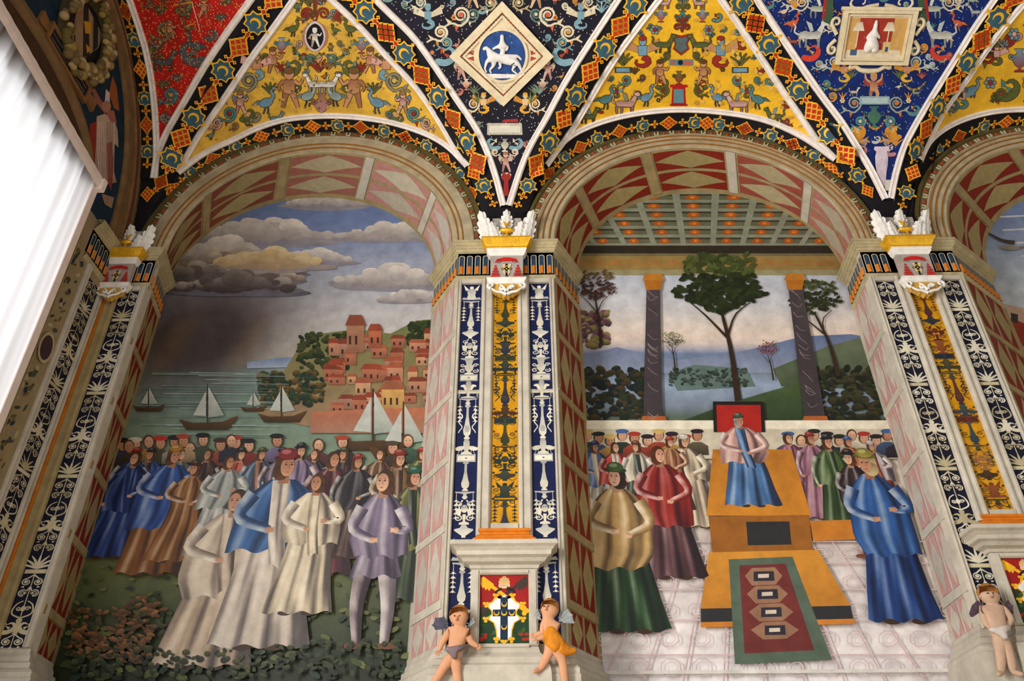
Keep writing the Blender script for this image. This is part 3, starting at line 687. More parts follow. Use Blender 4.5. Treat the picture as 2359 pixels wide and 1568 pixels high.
    Pn = Paint(surf_frame((xc, -.052, zf(1.345)), (1, 0, 0), (0, 0, 1), (0, -1, 0)), .001, 2e-5)
    arms(Pn, .19*sc, zf(1.865)-zf(1.345)); tag(Pn.build('coat_of_arms', M_PAINT, t), 'painted coat of arms: blue cross with gold crescents, keys and tiara')
    V, Fc = sweep_plan([(xc-w, 0), (xc-w, -.06), (xc+w, -.06), (xc+w, 0)], [(0, zf(1.33)), (.01, zf(1.32)), (.02, zf(1.28)), (.06, zf(1.24)), (.065, zf(1.2)), (.09, zf(1.18)), (.1, zf(1.13)), (.11, zf(.76))]); mk('pedestal_base', V, Fc, M_STONE, t)
    base_moulding(t, path, zf)
    capital(t, path, zf, (xc-.2, xc+.2))
    return t
pilaster(-.194, 1.0, 0, 1, (-.99, .57), 'candelabra', 'pilaster with white candelabra on blue strips, between the two whole frescoes')
pilaster(3.885, .95, .187, .953, (3.47, 5.03), 'arabesque', 'right-hand pilaster with dense white tendrils on dark strips, beside the cropped bay')
# the pier in the corner, half on each wall
zl = lambda z: E_+(-.0)+z*(.995)
t = thing('corner_pilaster', (XL, 0, zl(.93)), 'corner pilaster with dark tendril strips between the curtained window and harbour fresco', 'pilaster')
XR = -3.83
path = [(XL, -.5), (XL, 0), (XR, 0), (-3.945, .55)]
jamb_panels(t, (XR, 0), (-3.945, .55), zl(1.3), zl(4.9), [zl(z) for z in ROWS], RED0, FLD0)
b = MB(); b.box(XL, XR, 0, .1, zl(1), zl(5.3)); b.obj('shaft', M_STONE, t)
V, Fc = vmould(-3.89, XR, zl(1.36), zl(4.85)); mk('frame_moulding', V, Fc, M_STONE, t)
V, Fc = vmould(-4.2, -4.085, zl(1.36), zl(4.85), .035); mk('frame_moulding', V, Fc, M_OLIVE, t)
b = MB(); b.box(XL, -4.2, -.012, 0, zl(1.36), zl(4.85)); b.obj('orange_band', M_ORANGE, t)
b = MB(); b.box(-4.09, -3.885, -.03, 0, zl(4.8), zl(4.85)); b.obj('frame_rail', M_STONE, t)
strip(t, (-3.987, -.003, 0), (1, 0, 0), (0, -1, 0), .2, zl(1.36), zl(4.8), M_INK, lambda P, w, L: arabesque(P, w, L, CRM, 5))
strip(t, (XL+.004, -.215, 0), (0, 1, 0), (1, 0, 0), .22, zl(1.36), zl(4.75), M_INK, lambda P, w, L: arabesque(P, w, L, CRM, 9))
def lmould(y0, y1, z0, z1, d, m, name='frame_moulding'):
    V, Fc = vmould(y0, y1, z0, z1, d); mk(name, [(XL-y, x, z) for x, y, z in V], Fc, m, t)
lmould(-.105, -.02, zl(1.36), zl(4.85), .03, M_STONE); lmould(-.4, -.325, zl(1.36), zl(4.85), .03, M_STONE)
# veined marble band and porphyry disc beside the window
Pn = Paint(surf_frame((XL, -.55, zl(1.0)), (0, 1, 0), (0, 0, 1), (1, 0, 0)), .003)
Pn.grid(-.14, .15, 0, 3.9, 4, 20, lambda u, v: (150, 134, 100))
for i in range(150):
    y = rnd.uniform(.05, 3.85); x = rnd.uniform(-.085, .085)
    if abs(y-2.8) < .17: continue
    Pn.ell(x, y, rnd.uniform(.012, .05), rnd.uniform(.01, .028), rnd.choice([(60, 66, 46), (40, 50, 70), (176, 166, 130), (96, 92, 50), (120, 90, 40), (70, 74, 60)]), rnd.uniform(.4, 1.4), n=8)
Pn.build('marble_band', M_PAINT, t)
Pd = Paint(surf_frame((XL, -.53, zl(3.78)), (0, 1, 0), (0, 0, 1), (1, 0, 0)), .02); Pd.ell(0, 0, .105, .15, (178, 160, 122), n=24); Pd.ell(0, 0, .08, .12, (62, 44, 52), n=24); Pd.build('porphyry_disc', M_PAINT, t)
lmould(-.86, -.68, .9, zl(4.95), .02, M_BROWN, 'window_trim'); lmould(-.7, -.66, .9, zl(4.95), .04, M_OLIVE, 'window_trim')
base_moulding(t, path, zl); capital(t, path, zl, None, spans=True)
# ------------------------------------------------------------------ vault: ribs, patterned bands, painted cells
def ext(pts, ytop=-175):
    p, q = np.array(pts[0], float), np.array(pts[1], float); d = (p-q)/np.linalg.norm(p-q)
    out = [tuple(p+d*((p[1]-ytop)/-d[1]))] if d[1] < -.01 and p[1] > ytop else []
    return out+list(pts)
RIB = {   # traced from the top of the frame down to the springing
 'red_l': [(301, 5), (321, 64), (339, 127), (352, 204), (359, 281), (361, 357), (356, 410)],
 'red_r': [(574, 5), (523, 76), (472, 153), (421, 242), (383, 309), (362, 365), (354, 412)],
 'g1_l': [(671, 8), (627, 69), (576, 138), (525, 214), (505, 235+8), (454, 316), (408, 398)],
 'g1_r': [(765, 0), (819, 51), (883, 120), (959, 201), (1010, 275), (1048, 339), (1078, 384)],
 'p2_l': [(872, 5), (951, 84), (1002, 153), (1053, 230), (1091, 286), (1117, 337), (1140, 400), (1160, 476)],
 'p2_r': [(1420, 5), (1344, 122), (1300, 194), (1257, 275), (1221, 339), (1196, 400), (1172, 476)],
 'g2_l': [(1514, 5), (1453, 84), (1422, 127), (1384, 186), (1346, 250), (1315, 301), (1257, 382)],
 'g2_r': [(1662, 0), (1698, 51), (1749, 127), (1800, 204), (1846, 270), (1884, 324), (1926, 367)],
 'p3_l': [(1744, 0), (1785, 61), (1836, 138), (1895, 224), (1937, 280), (1973, 337), (2004, 388), (2040, 460)],
 'p3_r': [(2289, 0), (2243, 66), (2193, 148), (2142, 230), (2101, 301), (2080, 344), (2063, 400), (2051, 460)],
 'g3_l': [(2360, 5), (2284, 97), (2228, 179), (2177, 250), (2142, 316), (2119, 370)],
 'g3_r': [(2520, 0), (2580, 100), (2640, 200), (2700, 290), (2760, 365)]}
RIB = {k: catmull(ext(v), 40) for k, v in RIB.items()}
SILL = {1: [(408, 398), (472, 352), (536, 322), (580, 300), (628, 282), (679, 271), (755, 266), (832, 270), (908, 283), (985, 309), (1036, 340), (1078, 384)],
        2: [(1257, 382), (1300, 324), (1364, 288), (1453, 263), (1555, 252), (1657, 257), (1759, 275), (1848, 314), (1926, 367)],
        3: [(2119, 370), (2142, 324), (2193, 286), (2269, 260), (2359, 251), (2480, 258), (2600, 290), (2760, 365)]}
SILL = {k: catmull(v, 48) for k, v in SILL.items()}
def rib_mesh(name, px, parent, w=.074, h=.034, base=-.004):
    P, N = surf_vault(px); n = len(P)
    T = np.gradient(P, axis=0); T /= np.linalg.norm(T, axis=1, keepdims=True)
    for _ in range(3): N[1:-1] = (N[:-2]+2*N[1:-1]+N[2:])/4
    N /= np.linalg.norm(N, axis=1, keepdims=True)
    S = np.cross(T, N); S /= np.linalg.norm(S, axis=1, keepdims=True)
    pr = [(-.5, base), (-.46, h*.6), (-.28, h), (-.12, h*.78), (.1, h*.78), (.26, h), (.46, h*.6), (.5, base)]
    V = [P[i]+S[i]*u*w+N[i]*y for i in range(n) for u, y in pr]
    return mk(name, V, grid_faces(n, len(pr)), M_WHITE, parent)
def motif_meshes():
    def flat(polys, name, thick=.01):
        b = MB(); mi = []
        for pts, z, m in polys:
            n = len(pts); k = len(b.V)
            b.V += [(x, y, z) for x, y in pts]+[(x*1.02, y*1.02, 0) for x, y in pts]
            b.F.append(tuple(range(k, k+n))); mi.append(m)
            for i in range(n): b.F.append((k+i, k+n+i, k+n+(i+1) % n, k+(i+1) % n)); mi.append(m)
        me = bpy.data.meshes.new(name); me.from_pydata(b.V, [], b.F)
        for m in (mat('motif_gold', (236, 178, 40), rough=.5, metal=.1, var=.15), mat('motif_blue', (52, 88, 104), var=.3, scale=20), mat('motif_red', (186, 44, 18), var=.25, scale=20)): me.materials.append(m)
        me.polygons.foreach_set('material_index', mi); me.update(); return me
    star = lambda r0, r1: [(r*math.cos(a), r*math.sin(a)) for k in range(16) for r, a in [((r0 if k % 2 == 0 else r1), k*math.pi/8)]]
    def cres(r):
        a = np.linspace(-2.35, 2.35, 13)+math.pi; o = [(r*math.cos(t), r*math.sin(t)) for t in a]
        a2 = np.linspace(2.1, -2.1, 11)+math.pi; return o+[(r*.28*1+r*.76*math.cos(t), r*.76*math.sin(t)) for t in a2]
    S = flat([(star(.115, .09), .006, 0), (star(.1, .077), .008, 1), (cres(.05), .012, 0)]+
             [([(x+.018*math.cos(a), .018*math.sin(a)+y) for a in np.arange(4)*math.pi/2], .007, 0) for x, y in ((.125, 0), (-.125, 0), (0, .12), (0, -.12))], 'crescent_star')
    cell = lambda cx, cy, r: [(cx+r*math.cos(a), cy+r*math.sin(a)) for a in np.arange(4)*math.pi/2]
    g = []; r = []; s = .045
    for i in range(-1, 2):
        for j in range(-1, 2):
            x, y = (i-j)*s*.86, (i+j)*s*.72; g.append((cell(x, y, s*.98), .006, 0)); r.append((cell(x, y, s*.56), .009, 2))
    for x, y in ((s*2.5, 0), (-s*2.5, 0)): g.append((cell(x, y, s*.5), .006, 0)); r.append((cell(x, y, s*.25), .009, 2))
    Lt = flat(g+r, 'lattice_knot')
    K = flat([(cell(0, 0, .034), .006, 0), (cell(0, 0, .022), .009, 2)]+[(cell(x, y, .021), .006, 0) for x, y in ((0, .045), (0, -.045), (.035, 0), (-.035, 0))]+[(cell(x, y, .009), .009, 2) for x, y in ((0, .045), (0, -.045))], 'small_knot')
    return S, Lt, K
ME_STAR, ME_LAT, ME_KNOT = motif_meshes()
def place_motifs(px, stars, parent, sc=1.0, off=.006, by='y', knots=True, AB=None):
    """px: dense centre line; stars: positions (y or x of frame) of the crescent stars; knots and lattices go between"""
    px = np.asarray(px); P, N = surf_vault(px); T = np.gradient(P, axis=0)
    if AB is not None:
        Nc = np.cross(T, surf_vault(AB[1])[0]-surf_vault(AB[0])[0]); Nc *= np.sign((Nc*(CAM-P)).sum(1, keepdims=True)); N = Nc/(np.linalg.norm(Nc, axis=1, keepdims=True)+1e-9)
    key = px[:, 1] if by == 'y' else px[:, 0]; order = np.argsort(key)
    idx = lambda v: float(np.interp(v, key[order], np.arange(len(px))[order]))
    st = sorted(idx(v) for v in stars)
    seq = [(i, ME_STAR, 'crescent_star') for i in st]
    gaps = list(zip(st[:-1], st[1:]))
    step = np.mean([b-a for a, b in gaps]) if gaps else 6
    gaps = [(st[0]-step, st[0])]+gaps+[(st[-1], st[-1]+step)]
    for a, b in gaps:
        seq.append(((a+b)/2, ME_LAT, 'lattice_knot'))
        if knots: seq += [(a+(b-a)*.235, ME_KNOT, 'small_knot'), (a+(b-a)*.765, ME_KNOT, 'small_knot')]
    for i, me, nm in seq:
        if not 0 <= i <= len(px)-1: continue
        k = min(int(i), len(px)-2); u = i-k
        p = P[k]*(1-u)+P[k+1]*u; n = N[k]*(1-u)+N[k+1]*u; n /= np.linalg.norm(n); tx = T[k]*(1-u)+T[k+1]*u
        tx -= n*(tx@n); tx /= np.linalg.norm(tx); ty = np.cross(n, tx); p = p+n*off
        M = Matrix(((tx[0], ty[0], n[0], p[0]), (tx[1], ty[1], n[1], p[1]), (tx[2], ty[2], n[2], p[2]), (0, 0, 0, 1)))
        inst(nm, me, M @ Matrix.Scale(sc, 4), parent)
def motif_at(px, me, nm, parent, sc=1.0, ang=0.0):
    px = np.array([px, (px[0]+6*math.cos(ang), px[1]+6*math.sin(ang))]); P, N = surf_vault(px); n = N[0]; tx = P[1]-P[0]; tx -= n*(tx@n); tx /= np.linalg.norm(tx); ty = np.cross(n, tx); p = P[0]+n*.006
    inst(nm, me, Matrix(((tx[0], ty[0], n[0], p[0]), (tx[1], ty[1], n[1], p[1]), (tx[2], ty[2], n[2], p[2]), (0, 0, 0, 1))) @ Matrix.Scale(sc, 4), parent)
def ruled(name, A, B, m, parent=None, nj=6, off=.003, n=None):
    px = np.array([a*(1-u)+b_*u for a, b_ in zip(A, B) for u in np.linspace(0, 1, nj)]); P, N = surf_vault(px)
    return mk(name, P+N*off, grid_faces(len(A), nj), m, parent)
def rows(A, B, n=46):
    """re-sample two rib curves at the same heights in frame"""
    y0 = max(A[0][1], B[0][1]); y1 = min(A[-1][1], B[-1][1]); ys = np.linspace(y0, y1, n)
    f = lambda C: np.stack([np.interp(ys, C[:, 1], C[:, 0]), ys], -1); return f(A), f(B)
def band(kA, kB, stars, label, ribs, ylow=None):
    A, B = rows(RIB[kA], RIB[kB]); P, _ = surf_vault(A[-1:])
    t = thing('vault_rib', P[0], label, 'vault rib')
    ruled('black_band', A, B, M_BLACK, t)
    for r in ribs: rib_mesh('white_moulding', RIB[r], t)
    place_motifs((A+B)/2, stars, t, 1.13, off=.03, AB=(A, B))
    return t
bA = band('red_r', 'g1_l', [-60, 51, 161, 270, 365], 'patterned black and gold vault rib between the red cell and the figured gold cell', ['red_r', 'g1_l'])
bB = band('g1_r', 'p2_l', [-70, 25, 122, 222, 326], 'patterned vault rib left of the white diamond medallion', ['g1_r', 'p2_l'])
bC = band('p2_r', 'g2_l', [-90, 10, 110, 219, 326], 'patterned vault rib right of the white diamond medallion', ['p2_r', 'g2_l'])
bD = band('g2_r', 'p3_l', [-95, 5, 99, 204, 306], 'patterned vault rib left of the framed relief on blue', ['g2_r', 'p3_l'])
bE = band('p3_r', 'g3_l', [-60, 41, 143, 247, 347], 'patterned vault rib right of the framed relief, at the right edge', ['p3_r', 'g3_l'])
for px, me, nm, t, sc, an in (((1114, 428), ME_STAR, 'crescent_star', bB, .85, 1.0), ((1092, 398), ME_LAT, 'lattice_knot', bB, .8, 1.0), ((1128, 452), ME_KNOT, 'small_knot', bB, .9, 1.1), ((1137, 470), ME_KNOT, 'small_knot', bB, .8, 1.1),
    ((1216, 428), ME_STAR, 'crescent_star', bC, .85, 2.1), ((1236, 392), ME_LAT, 'lattice_knot', bC, .85, 2.1), ((1204, 452), ME_KNOT, 'small_knot', bC, .9, 2.1), ((1193, 472), ME_KNOT, 'small_knot', bC, .8, 2.1),
    ((1974, 404), ME_STAR, 'crescent_star', bD, .85, .95), ((1946, 360), ME_LAT, 'lattice_knot', bD, .85, .95), ((1998, 440), ME_LAT, 'lattice_knot', bD, .7, .95), ((2088, 444), ME_STAR, 'crescent_star', bE, .8, 2.0), ((2102, 398), ME_LAT, 'lattice_knot', bE, .85, 2.0), ((2078, 474), ME_KNOT, 'small_knot', bE, .8, 2.0),
    ((372, 420), ME_LAT, 'lattice_knot', bA, .85, 2.1), ((340, 448), ME_LAT, 'lattice_knot', bA, .7, 1.6), ((356, 440), ME_KNOT, 'small_knot', bA, .8, 1.8), ((388, 440), ME_KNOT, 'small_knot', bA, .8, 2.1)):
    motif_at(px, me, nm, t, sc, an)
# band that follows the left wall
LEDGE = catmull(ext([(268, 13), (288, 76), (303, 140), (311, 191), (318, 281), (321, 357), (318, 414)]), 46)
A = np.stack([np.interp(np.linspace(-175, 412, 46), LEDGE[:, 1], LEDGE[:, 0]), np.linspace(-175, 412, 46)], -1)
Bq = np.stack([np.interp(A[:, 1], RIB['red_l'][:, 1], RIB['red_l'][:, 0]), A[:, 1]], -1)
P0, _ = surf_vault(Bq[-1:]); t = thing('vault_rib', P0[0], 'patterned vault rib along the left wall above the blue lunette', 'vault rib')
ruled('black_band', A, Bq, M_BLACK, t); rib_mesh('white_moulding', RIB['red_l'], t)
place_motifs((A*.5+Bq*.5), [-40, 92, 227, 349], t, .8)
# patterned bands over the arches
def arch_px(k, r):
    O, I, _ = ARCH[k]; ths = np.linspace(math.pi, 0, 120); return pj(np.array([ring_pt(O, I, r, th, 0) for th in ths]))
def arch_band(k, stars, label):
    S = SILL[k]; E2 = arch_px(k-1, -.12)
    n = len(S); u = (S[:, 0]-S[0, 0])/(S[-1, 0]-S[0, 0]); e = np.linspace(0, 1, len(E2))
    xx = E2[:, 0].min()+(E2[:, 0].max()-E2[:, 0].min())*0
    xa, xb = S[0, 0]-38, S[-1, 0]+36; xs = xa+(xb-xa)*u
    i0 = int(np.argmin(E2[:, 1])); left, right = E2[:i0+1], E2[i0:]
    lo = np.array([[x, np.interp(x, E2[:, 0], E2[:, 1])] for x in xs])
    P, _ = surf_vault(S[:1]); t = thing('arch_border', P[0], label, 'vault border')
    ruled('black_band', S, lo, M_BLACK, t, off=.002); rib_mesh('white_moulding', S, t, w=.07)
    place_motifs(catmull(S*.38+lo*.62, 80), stars, t, .78, by='x')
    return t
arch_band(1, [440, 543, 663, 778, 885, 982, 1060], 'patterned black border over the arch of the harbour fresco')
arch_band(2, [1300, 1375, 1480, 1600, 1655, 1775, 1873], 'patterned black border over the arch of the crowd and platform fresco')
arch_band(3, [2160, 2265, 2370, 2480], 'patterned black border over the cropped right-hand arch')

# ---- gold cells
def gold_cell(k, l, r, label, m):
    S = SILL[k]; Lr, Rr = RIB[l], RIB[r]
    ax = (Lr[0]+Rr[0])/2
    xs = np.linspace(S[0, 0], S[-1, 0], 60); bot = np.interp(xs, S[:, 0], S[:, 1])
    top = np.maximum(np.interp(xs, Lr[::-1][:, 0], Lr[::-1][:, 1], right=-175), np.interp(xs, Rr[:, 0], Rr[:, 1], left=-175))
    px = np.array([(x, y0+(y1-y0)*v) for x, y0, y1 in zip(xs, np.minimum(top, bot), bot) for v in np.linspace(0, 1, 24)])
    P, N = surf_vault(px)
    return tag(mk('gold_vault_cell', P+N*.004, grid_faces(60, 24), m, smooth=True), label, 'vault panel')
g1 = gold_cell(1, 'g1_l', 'g1_r', 'gold vault cell crowded with small figures and a dark almond medallion', M_GOLDG2)
g2 = gold_cell(2, 'g2_l', 'g2_r', 'bright gold vault cell with red pedestal, shield and symmetrical beasts', M_GOLDG)
g3 = gold_cell(3, 'g3_l', 'g3_r', 'partly cropped gold vault cell at the upper right edge', M_GOLDG)
def inside(k, l, r, x, y, m=12):
    S = SILL[k]; return y < np.interp(x, S[:, 0], S[:, 1])-m and x > np.interp(y, RIB[l][:, 1], RIB[l][:, 0])+m and x < np.interp(y, RIB[r][:, 1], RIB[r][:, 0])-m
SK, BL, GR, RD, GY, WT, TEAL, PK = (196, 140, 100), (110, 150, 170), (92, 100, 50), (150, 40, 30), (130, 130, 110), (224, 216, 196), (80, 130, 130), (206, 160, 150)
OUT = ((70, 50, 20), 1.4)
def V_(base=.007): 
    P = Paint(surf_vault, base, 5e-5); P.ys = -1; P.b0 = base; return P
def S_(P, fn, x, y, h, *a, flip=False, rot=0.0, ol=True, **k):
    P.ol = (OUT[0], OUT[1]/h) if ol else None
    P.off, P.dk = P.b0+.0002*rnd.random(), 4.5e-4
    at(P, x, y, h, flip, rot); fn(P, *a, **k); P.pop(); P.ol = None; P.dk = 5e-5; P.off = P.b0+.004
def fill(P, test, x0, x1, y0, y1, n, used, kinds, pal, hmin, hmax, ol=True):
    """small motifs in the gaps between the larger ones"""
    k = 0
    for _ in range(n*12):
        if k >= n: break
        x, y = rnd.uniform(x0, x1), rnd.uniform(y0, y1); h = rnd.uniform(hmin, hmax)
        if not test(x, y) or not test(x, y-h) or any(abs(x-u)**2+(y-h/2-v)**2 < (.5*h+.42*q)**2 for u, v, q in used): continue
        used.append((x, y-h/2, h*1.1)); fn = rnd.choice(kinds); c, c2 = rnd.choice(pal), rnd.choice(pal)
        a = {putto: (c,), bird: (c, c2), beast: (c,), dolphin: (c, c2), scroll1: (c, .13, c2), spray: (c, 5), flower: (c, c2), vase: (c, c2)}[fn]
        S_(P, fn, x, y-(h/2 if fn is flower else 0), h*(.5 if fn is flower else 1), *a, flip=rnd.random() < .5, ol=ol); k += 1
# figured cell (left)
P = V_(); cx = 741
for f in (-1, 1):
    q = lambda dx: cx+f*dx-(0 if f < 0 else 0)
    for fn, dx, y, h, a in ((putto, 75, 250, 95, (SK, (110, 80, 40))), (putto, 112, 170, 62, (SK,)), (bird, 32, 245, 62, ((150, 170, 170), (50, 60, 50))), (bird, 128, 262, 66, (BL, (70, 90, 110))), (harpy, 150, 185, 68, (SK, PK, BL)),
                            (scroll1, 175, 215, 60, (GY, .1, (200, 170, 80))), (putto, 188, 262, 52, (PK, (150, 110, 70), BL)), (scroll1, 218, 285, 48, (TEAL, .11, RD)), (dolphin, 62, 175, 45, (GR, TEAL)), (vase, 92, 122, 40, ((150, 60, 40), BL)),
                            (bird, 66, 84, 46, (GR, (60, 60, 30))), (scroll1, 42, 50, 34, (RD, .13, RD)), (dolphin, 165, 280, 36, (GR, PK)), (spray, 118, 215, 30, (GR, 5)), (scroll1, 30, 152, 34, (TEAL, .13, GR)), (bird, 55, 28, 36, (GR, TEAL)), (beast, 105, 285, 30, (BL,)), (scroll1, 245, 300, 34, (PK, .12, GY)), (scroll1, 135, 150, 34, (GR, .12, RD)), (spray, 90, 165, 26, (RD, 5)), (scroll1, 60, 215, 28, (GR, .12, (210, 180, 90)))):
        x = cx+f*dx
        if inside(1, 'g1_l', 'g1_r', x, y-h*.4, 6): S_(P, fn, x, y, h, *a, flip=f > 0)
swag(P, cx-75, 92, cx-5, 122, 26, [GR, TEAL, (70, 70, 30)], 4); swag(P, cx+75, 92, cx+5, 122, 26, [GR, TEAL, (70, 70, 30)], 4)
S_(P, vase, cx, 268, 60, (190, 140, 130), (150, 100, 90)); S_(P, beast, cx-12, 215, 50, (226, 222, 212), flip=True); S_(P, beast, cx+14, 215, 50, (226, 222, 212))
S_(P, spray, cx-6, 165, 36, RD, 5); S_(P, scrolls, cx-15, 52, 70, RD, .06, (130, 50, 40))
alm = lambda w, h: [(cx-15+w*math.sin(a)*abs(math.sin(a))**.25, 83+h*math.cos(a)) for a in np.linspace(0, 2*math.pi, 24, endpoint=False)]
P.dk = .002; P.poly(alm(30, 36), (170, 120, 110)); P.poly(alm(24, 35), (214, 198, 190)); P.poly(alm(20, 30), (16, 14, 26)); P.dk = 5e-5; _b = P.b0; P.b0 = P.off+.002; S_(P, putto, cx-15, 108, 46, (224, 222, 208), (224, 222, 208), ol=False); P.b0 = _b; P.off = _b
U = [(cx-15, 83, 75), (cx, 230, 60)]+[(cx+f*dx, y-h/2, h) for f in (-1, 1) for dx, y, h in ((75, 250, 95), (112, 170, 62), (32, 245, 62), (128, 262, 66), (150, 185, 68), (175, 215, 60), (188, 262, 52), (218, 285, 48), (62, 175, 45), (92, 122, 40), (66, 84, 46))]
fill(P, lambda x, y: inside(1, 'g1_l', 'g1_r', x, y, 7), 420, 1050, -140, 335, 150, U, [scroll1, bird, dolphin, spray, scroll1, flower, putto], [GR, TEAL, BL, PK, (150, 60, 40), GY, (170, 120, 60)], 15, 30)
for i in range(260):        # worn patches and specks of the ground
    x, y = rnd.uniform(450, 1040), rnd.uniform(0, 330)
    if inside(1, 'g1_l', 'g1_r', x, y): P.ell(x, y, rnd.uniform(2, 5), rnd.uniform(1.5, 4), rnd.choice([(150, 120, 50), (180, 150, 80), (110, 100, 50), (196, 160, 90)]), rnd.random()*3, n=6)
P.build('painted_figures', M_PAINT, g1)
# orderly cell (middle)
P = V_(); cx = 1570
for f in (-1, 1):
    for fn, dx, y, h, a in ((putto, 50, 195, 58, (SK, (90, 60, 30))), (bird, 82, 245, 54, (BL, (50, 70, 90))), (beast, 130, 262, 54, (PK, GY)), (beast, 215, 285, 40, (GR, (110, 150, 160))), (bird, 175, 252, 60, (TEAL, (60, 70, 60))), (harpy, 90, 155, 74, (BL, (190, 140, 90), RD)),
                            (tablet, 135, 167, 36, (BL, (40, 60, 80))), (spray, 135, 150, 34, (GR, 5)), (scroll1, 132, 200, 32, (TEAL, .12, RD)), (beast, 42, 122, 46, (GR,)), (flower, 62, 68, 20, (BL, RD)), (vase, 48, 50, 32, ((170, 50, 40), BL)), (scroll1, 45, 225, 36, (GR, .1, RD)), (dolphin, 40, 205, 30, (GR, RD)), (beast, 40, 20, 30, (PK,)), (scroll1, 38, 140, 26, (GR, .11, GR)), (scroll1, 105, 230, 26, (GR, .11, RD)), (harpy, 150, 225, 26, (RD, BL, GR)), (scroll1, 245, 292, 24, (RD, .12, GY))):
        x = cx+f*dx
        if inside(2, 'g2_l', 'g2_r', x, y-h*.4, 6): S_(P, fn, x, y, h, *a, flip=f > 0)
P.dk = .0008; P.poly([(1546, 243), (1580, 243), (1577, 196), (1549, 196)], (176, 22, 24)); P.poly([(1543, 243), (1583, 243), (1583, 239), (1543, 239)], (150, 20, 20)); P.poly([(1543, 200), (1583, 200), (1583, 194), (1543, 194)], (176, 22, 24)); P.poly([(1551, 236), (1575, 236), (1574, 204), (1552, 204)], (100, 140, 150))
S_(P, vase, 1564, 194, 34, RD, GR); tab = [(1541, 150), (1596, 150), (1596, 136), (1541, 136)]; P.dk = .0008; P.poly(tab, (96, 130, 140)); P.poly([(1545, 148), (1558, 148), (1558, 139), (1545, 139)], (196, 90, 70)); P.poly([(1575, 148), (1592, 148), (1592, 139), (1575, 139)], (196, 90, 70)); P.ell(1567, 143, 6, 6, (20, 24, 36))
S_(P, shieldm, 1569, 126, 48, (84, 100, 100), (170, 36, 34)); S_(P, scrolls, 1571, 74, 40, RD, .07); S_(P, vase, 1572, 62, 42, TEAL, (60, 110, 110)); S_(P, scrolls, 1573, 26, 36, GR, .07, TEAL)
U = [(1570, 200, 100), (1570, 100, 80), (1572, 40, 60)]+[(cx+f*dx, y-h/2, h) for f in (-1, 1) for dx, y, h in ((50, 195, 58), (82, 245, 54), (130, 262, 54), (215, 285, 40), (175, 252, 60), (90, 155, 74), (135, 160, 40), (132, 200, 32), (42, 122, 46), (48, 50, 40))]
fill(P, lambda x, y: inside(2, 'g2_l', 'g2_r', x, y, 8), 1270, 1910, -140, 320, 60, U, [scroll1, dolphin, spray, scroll1, flower], [GR, TEAL, BL, RD, (110, 70, 40)], 14, 24)
for i in range(130):
    x, y = rnd.uniform(1600, 1860), rnd.uniform(20, 300)
    if inside(2, 'g2_l', 'g2_r', x, y): P.ell(x, y, rnd.uniform(3, 8), rnd.uniform(2, 6), rnd.choice([(206, 160, 70), (196, 150, 60), (222, 180, 90)]), rnd.random()*3, n=7)
P.build('painted_figures', M_PAINT, g2)
P = V_()
for fn, x, y, h, a in ((scroll1, 2190, 262, 40, (TEAL, .1, PK)), (harpy, 2215, 250, 56, (PK, BL, TEAL)), (bird, 2240, 225, 50, (BL, (60, 70, 110))), (flower, 2280, 190, 26, (BL, RD)), (scroll1, 2270, 150, 60, (RD, .1, GR)), (harpy, 2295, 150, 50, (PK, PK, GR)), (dolphin, 2330, 230, 60, (GR, TEAL)), (flower, 2335, 78, 26, (BL, PK)), (vase, 2348, 165, 60, (RD, BL)), (scroll1, 2320, 110, 40, (RD, .13, RD)), (scroll1, 2300, 235, 40, (GR, .1, (160, 60, 60))), (beast, 2390, 230, 60, (PK,)), (putto, 2420, 170, 60, (SK,))):
    S_(P, fn, x, y, h, *a)
fill(P, lambda x, y: inside(3, 'g3_l', 'g3_r', x, y, 8), 2140, 2740, -140, 330, 70, [(2215, 225, 56), (2240, 200, 50), (2280, 180, 40), (2285, 130, 60), (2330, 205, 60), (2348, 140, 60), (2390, 205, 60), (2420, 140, 60)], [scroll1, dolphin, spray, bird, flower, putto], [GR, TEAL, BL, RD, PK], 18, 40)
P.build('painted_figures', M_PAINT, g3)

# ---- pendentive cells
def pend(l, r, m, label):
    A, B = rows(RIB[l], RIB[r], 60); o = ruled('pendentive', A, B, m, None, 22, .004); return tag(o, label, 'vault panel')
pr_ = pend('red_l', 'red_r', M_RED, 'crimson vault cell sprinkled with gold dots in the left corner')
pb = pend('p2_l', 'p2_r', M_SOOT, 'worn black starred vault cell behind the white diamond medallion')
pu = pend('p3_l', 'p3_r', M_BLUE, 'deep blue starred vault cell behind the framed relief')
def dots(P, l, r, y0, y1, n, c, rr):
    for i in range(n):
        y = rnd.uniform(y0, y1)**1.0; a = np.interp(y, RIB[l][:, 1], RIB[l][:, 0])+6; b_ = np.interp(y, RIB[r][:, 1], RIB[r][:, 0])-6
        if b_-a < 10: continue
        if rnd.random() > (b_-a)/ (520 if l != 'red_l' else 280): continue
        x = rnd.uniform(a, b_); P.ell(x, y, rr, rr, c, n=5)
P = V_(); dots(P, 'red_l', 'red_r', -170, 330, 2300, (232, 170, 90), 1.3); P.build('gold_dots', M_PAINT, pr_)['kind'] = 'stuff'; P = V_()
RB, RGN, RSK = (84, 84, 90), (100, 96, 60), (206, 130, 100)
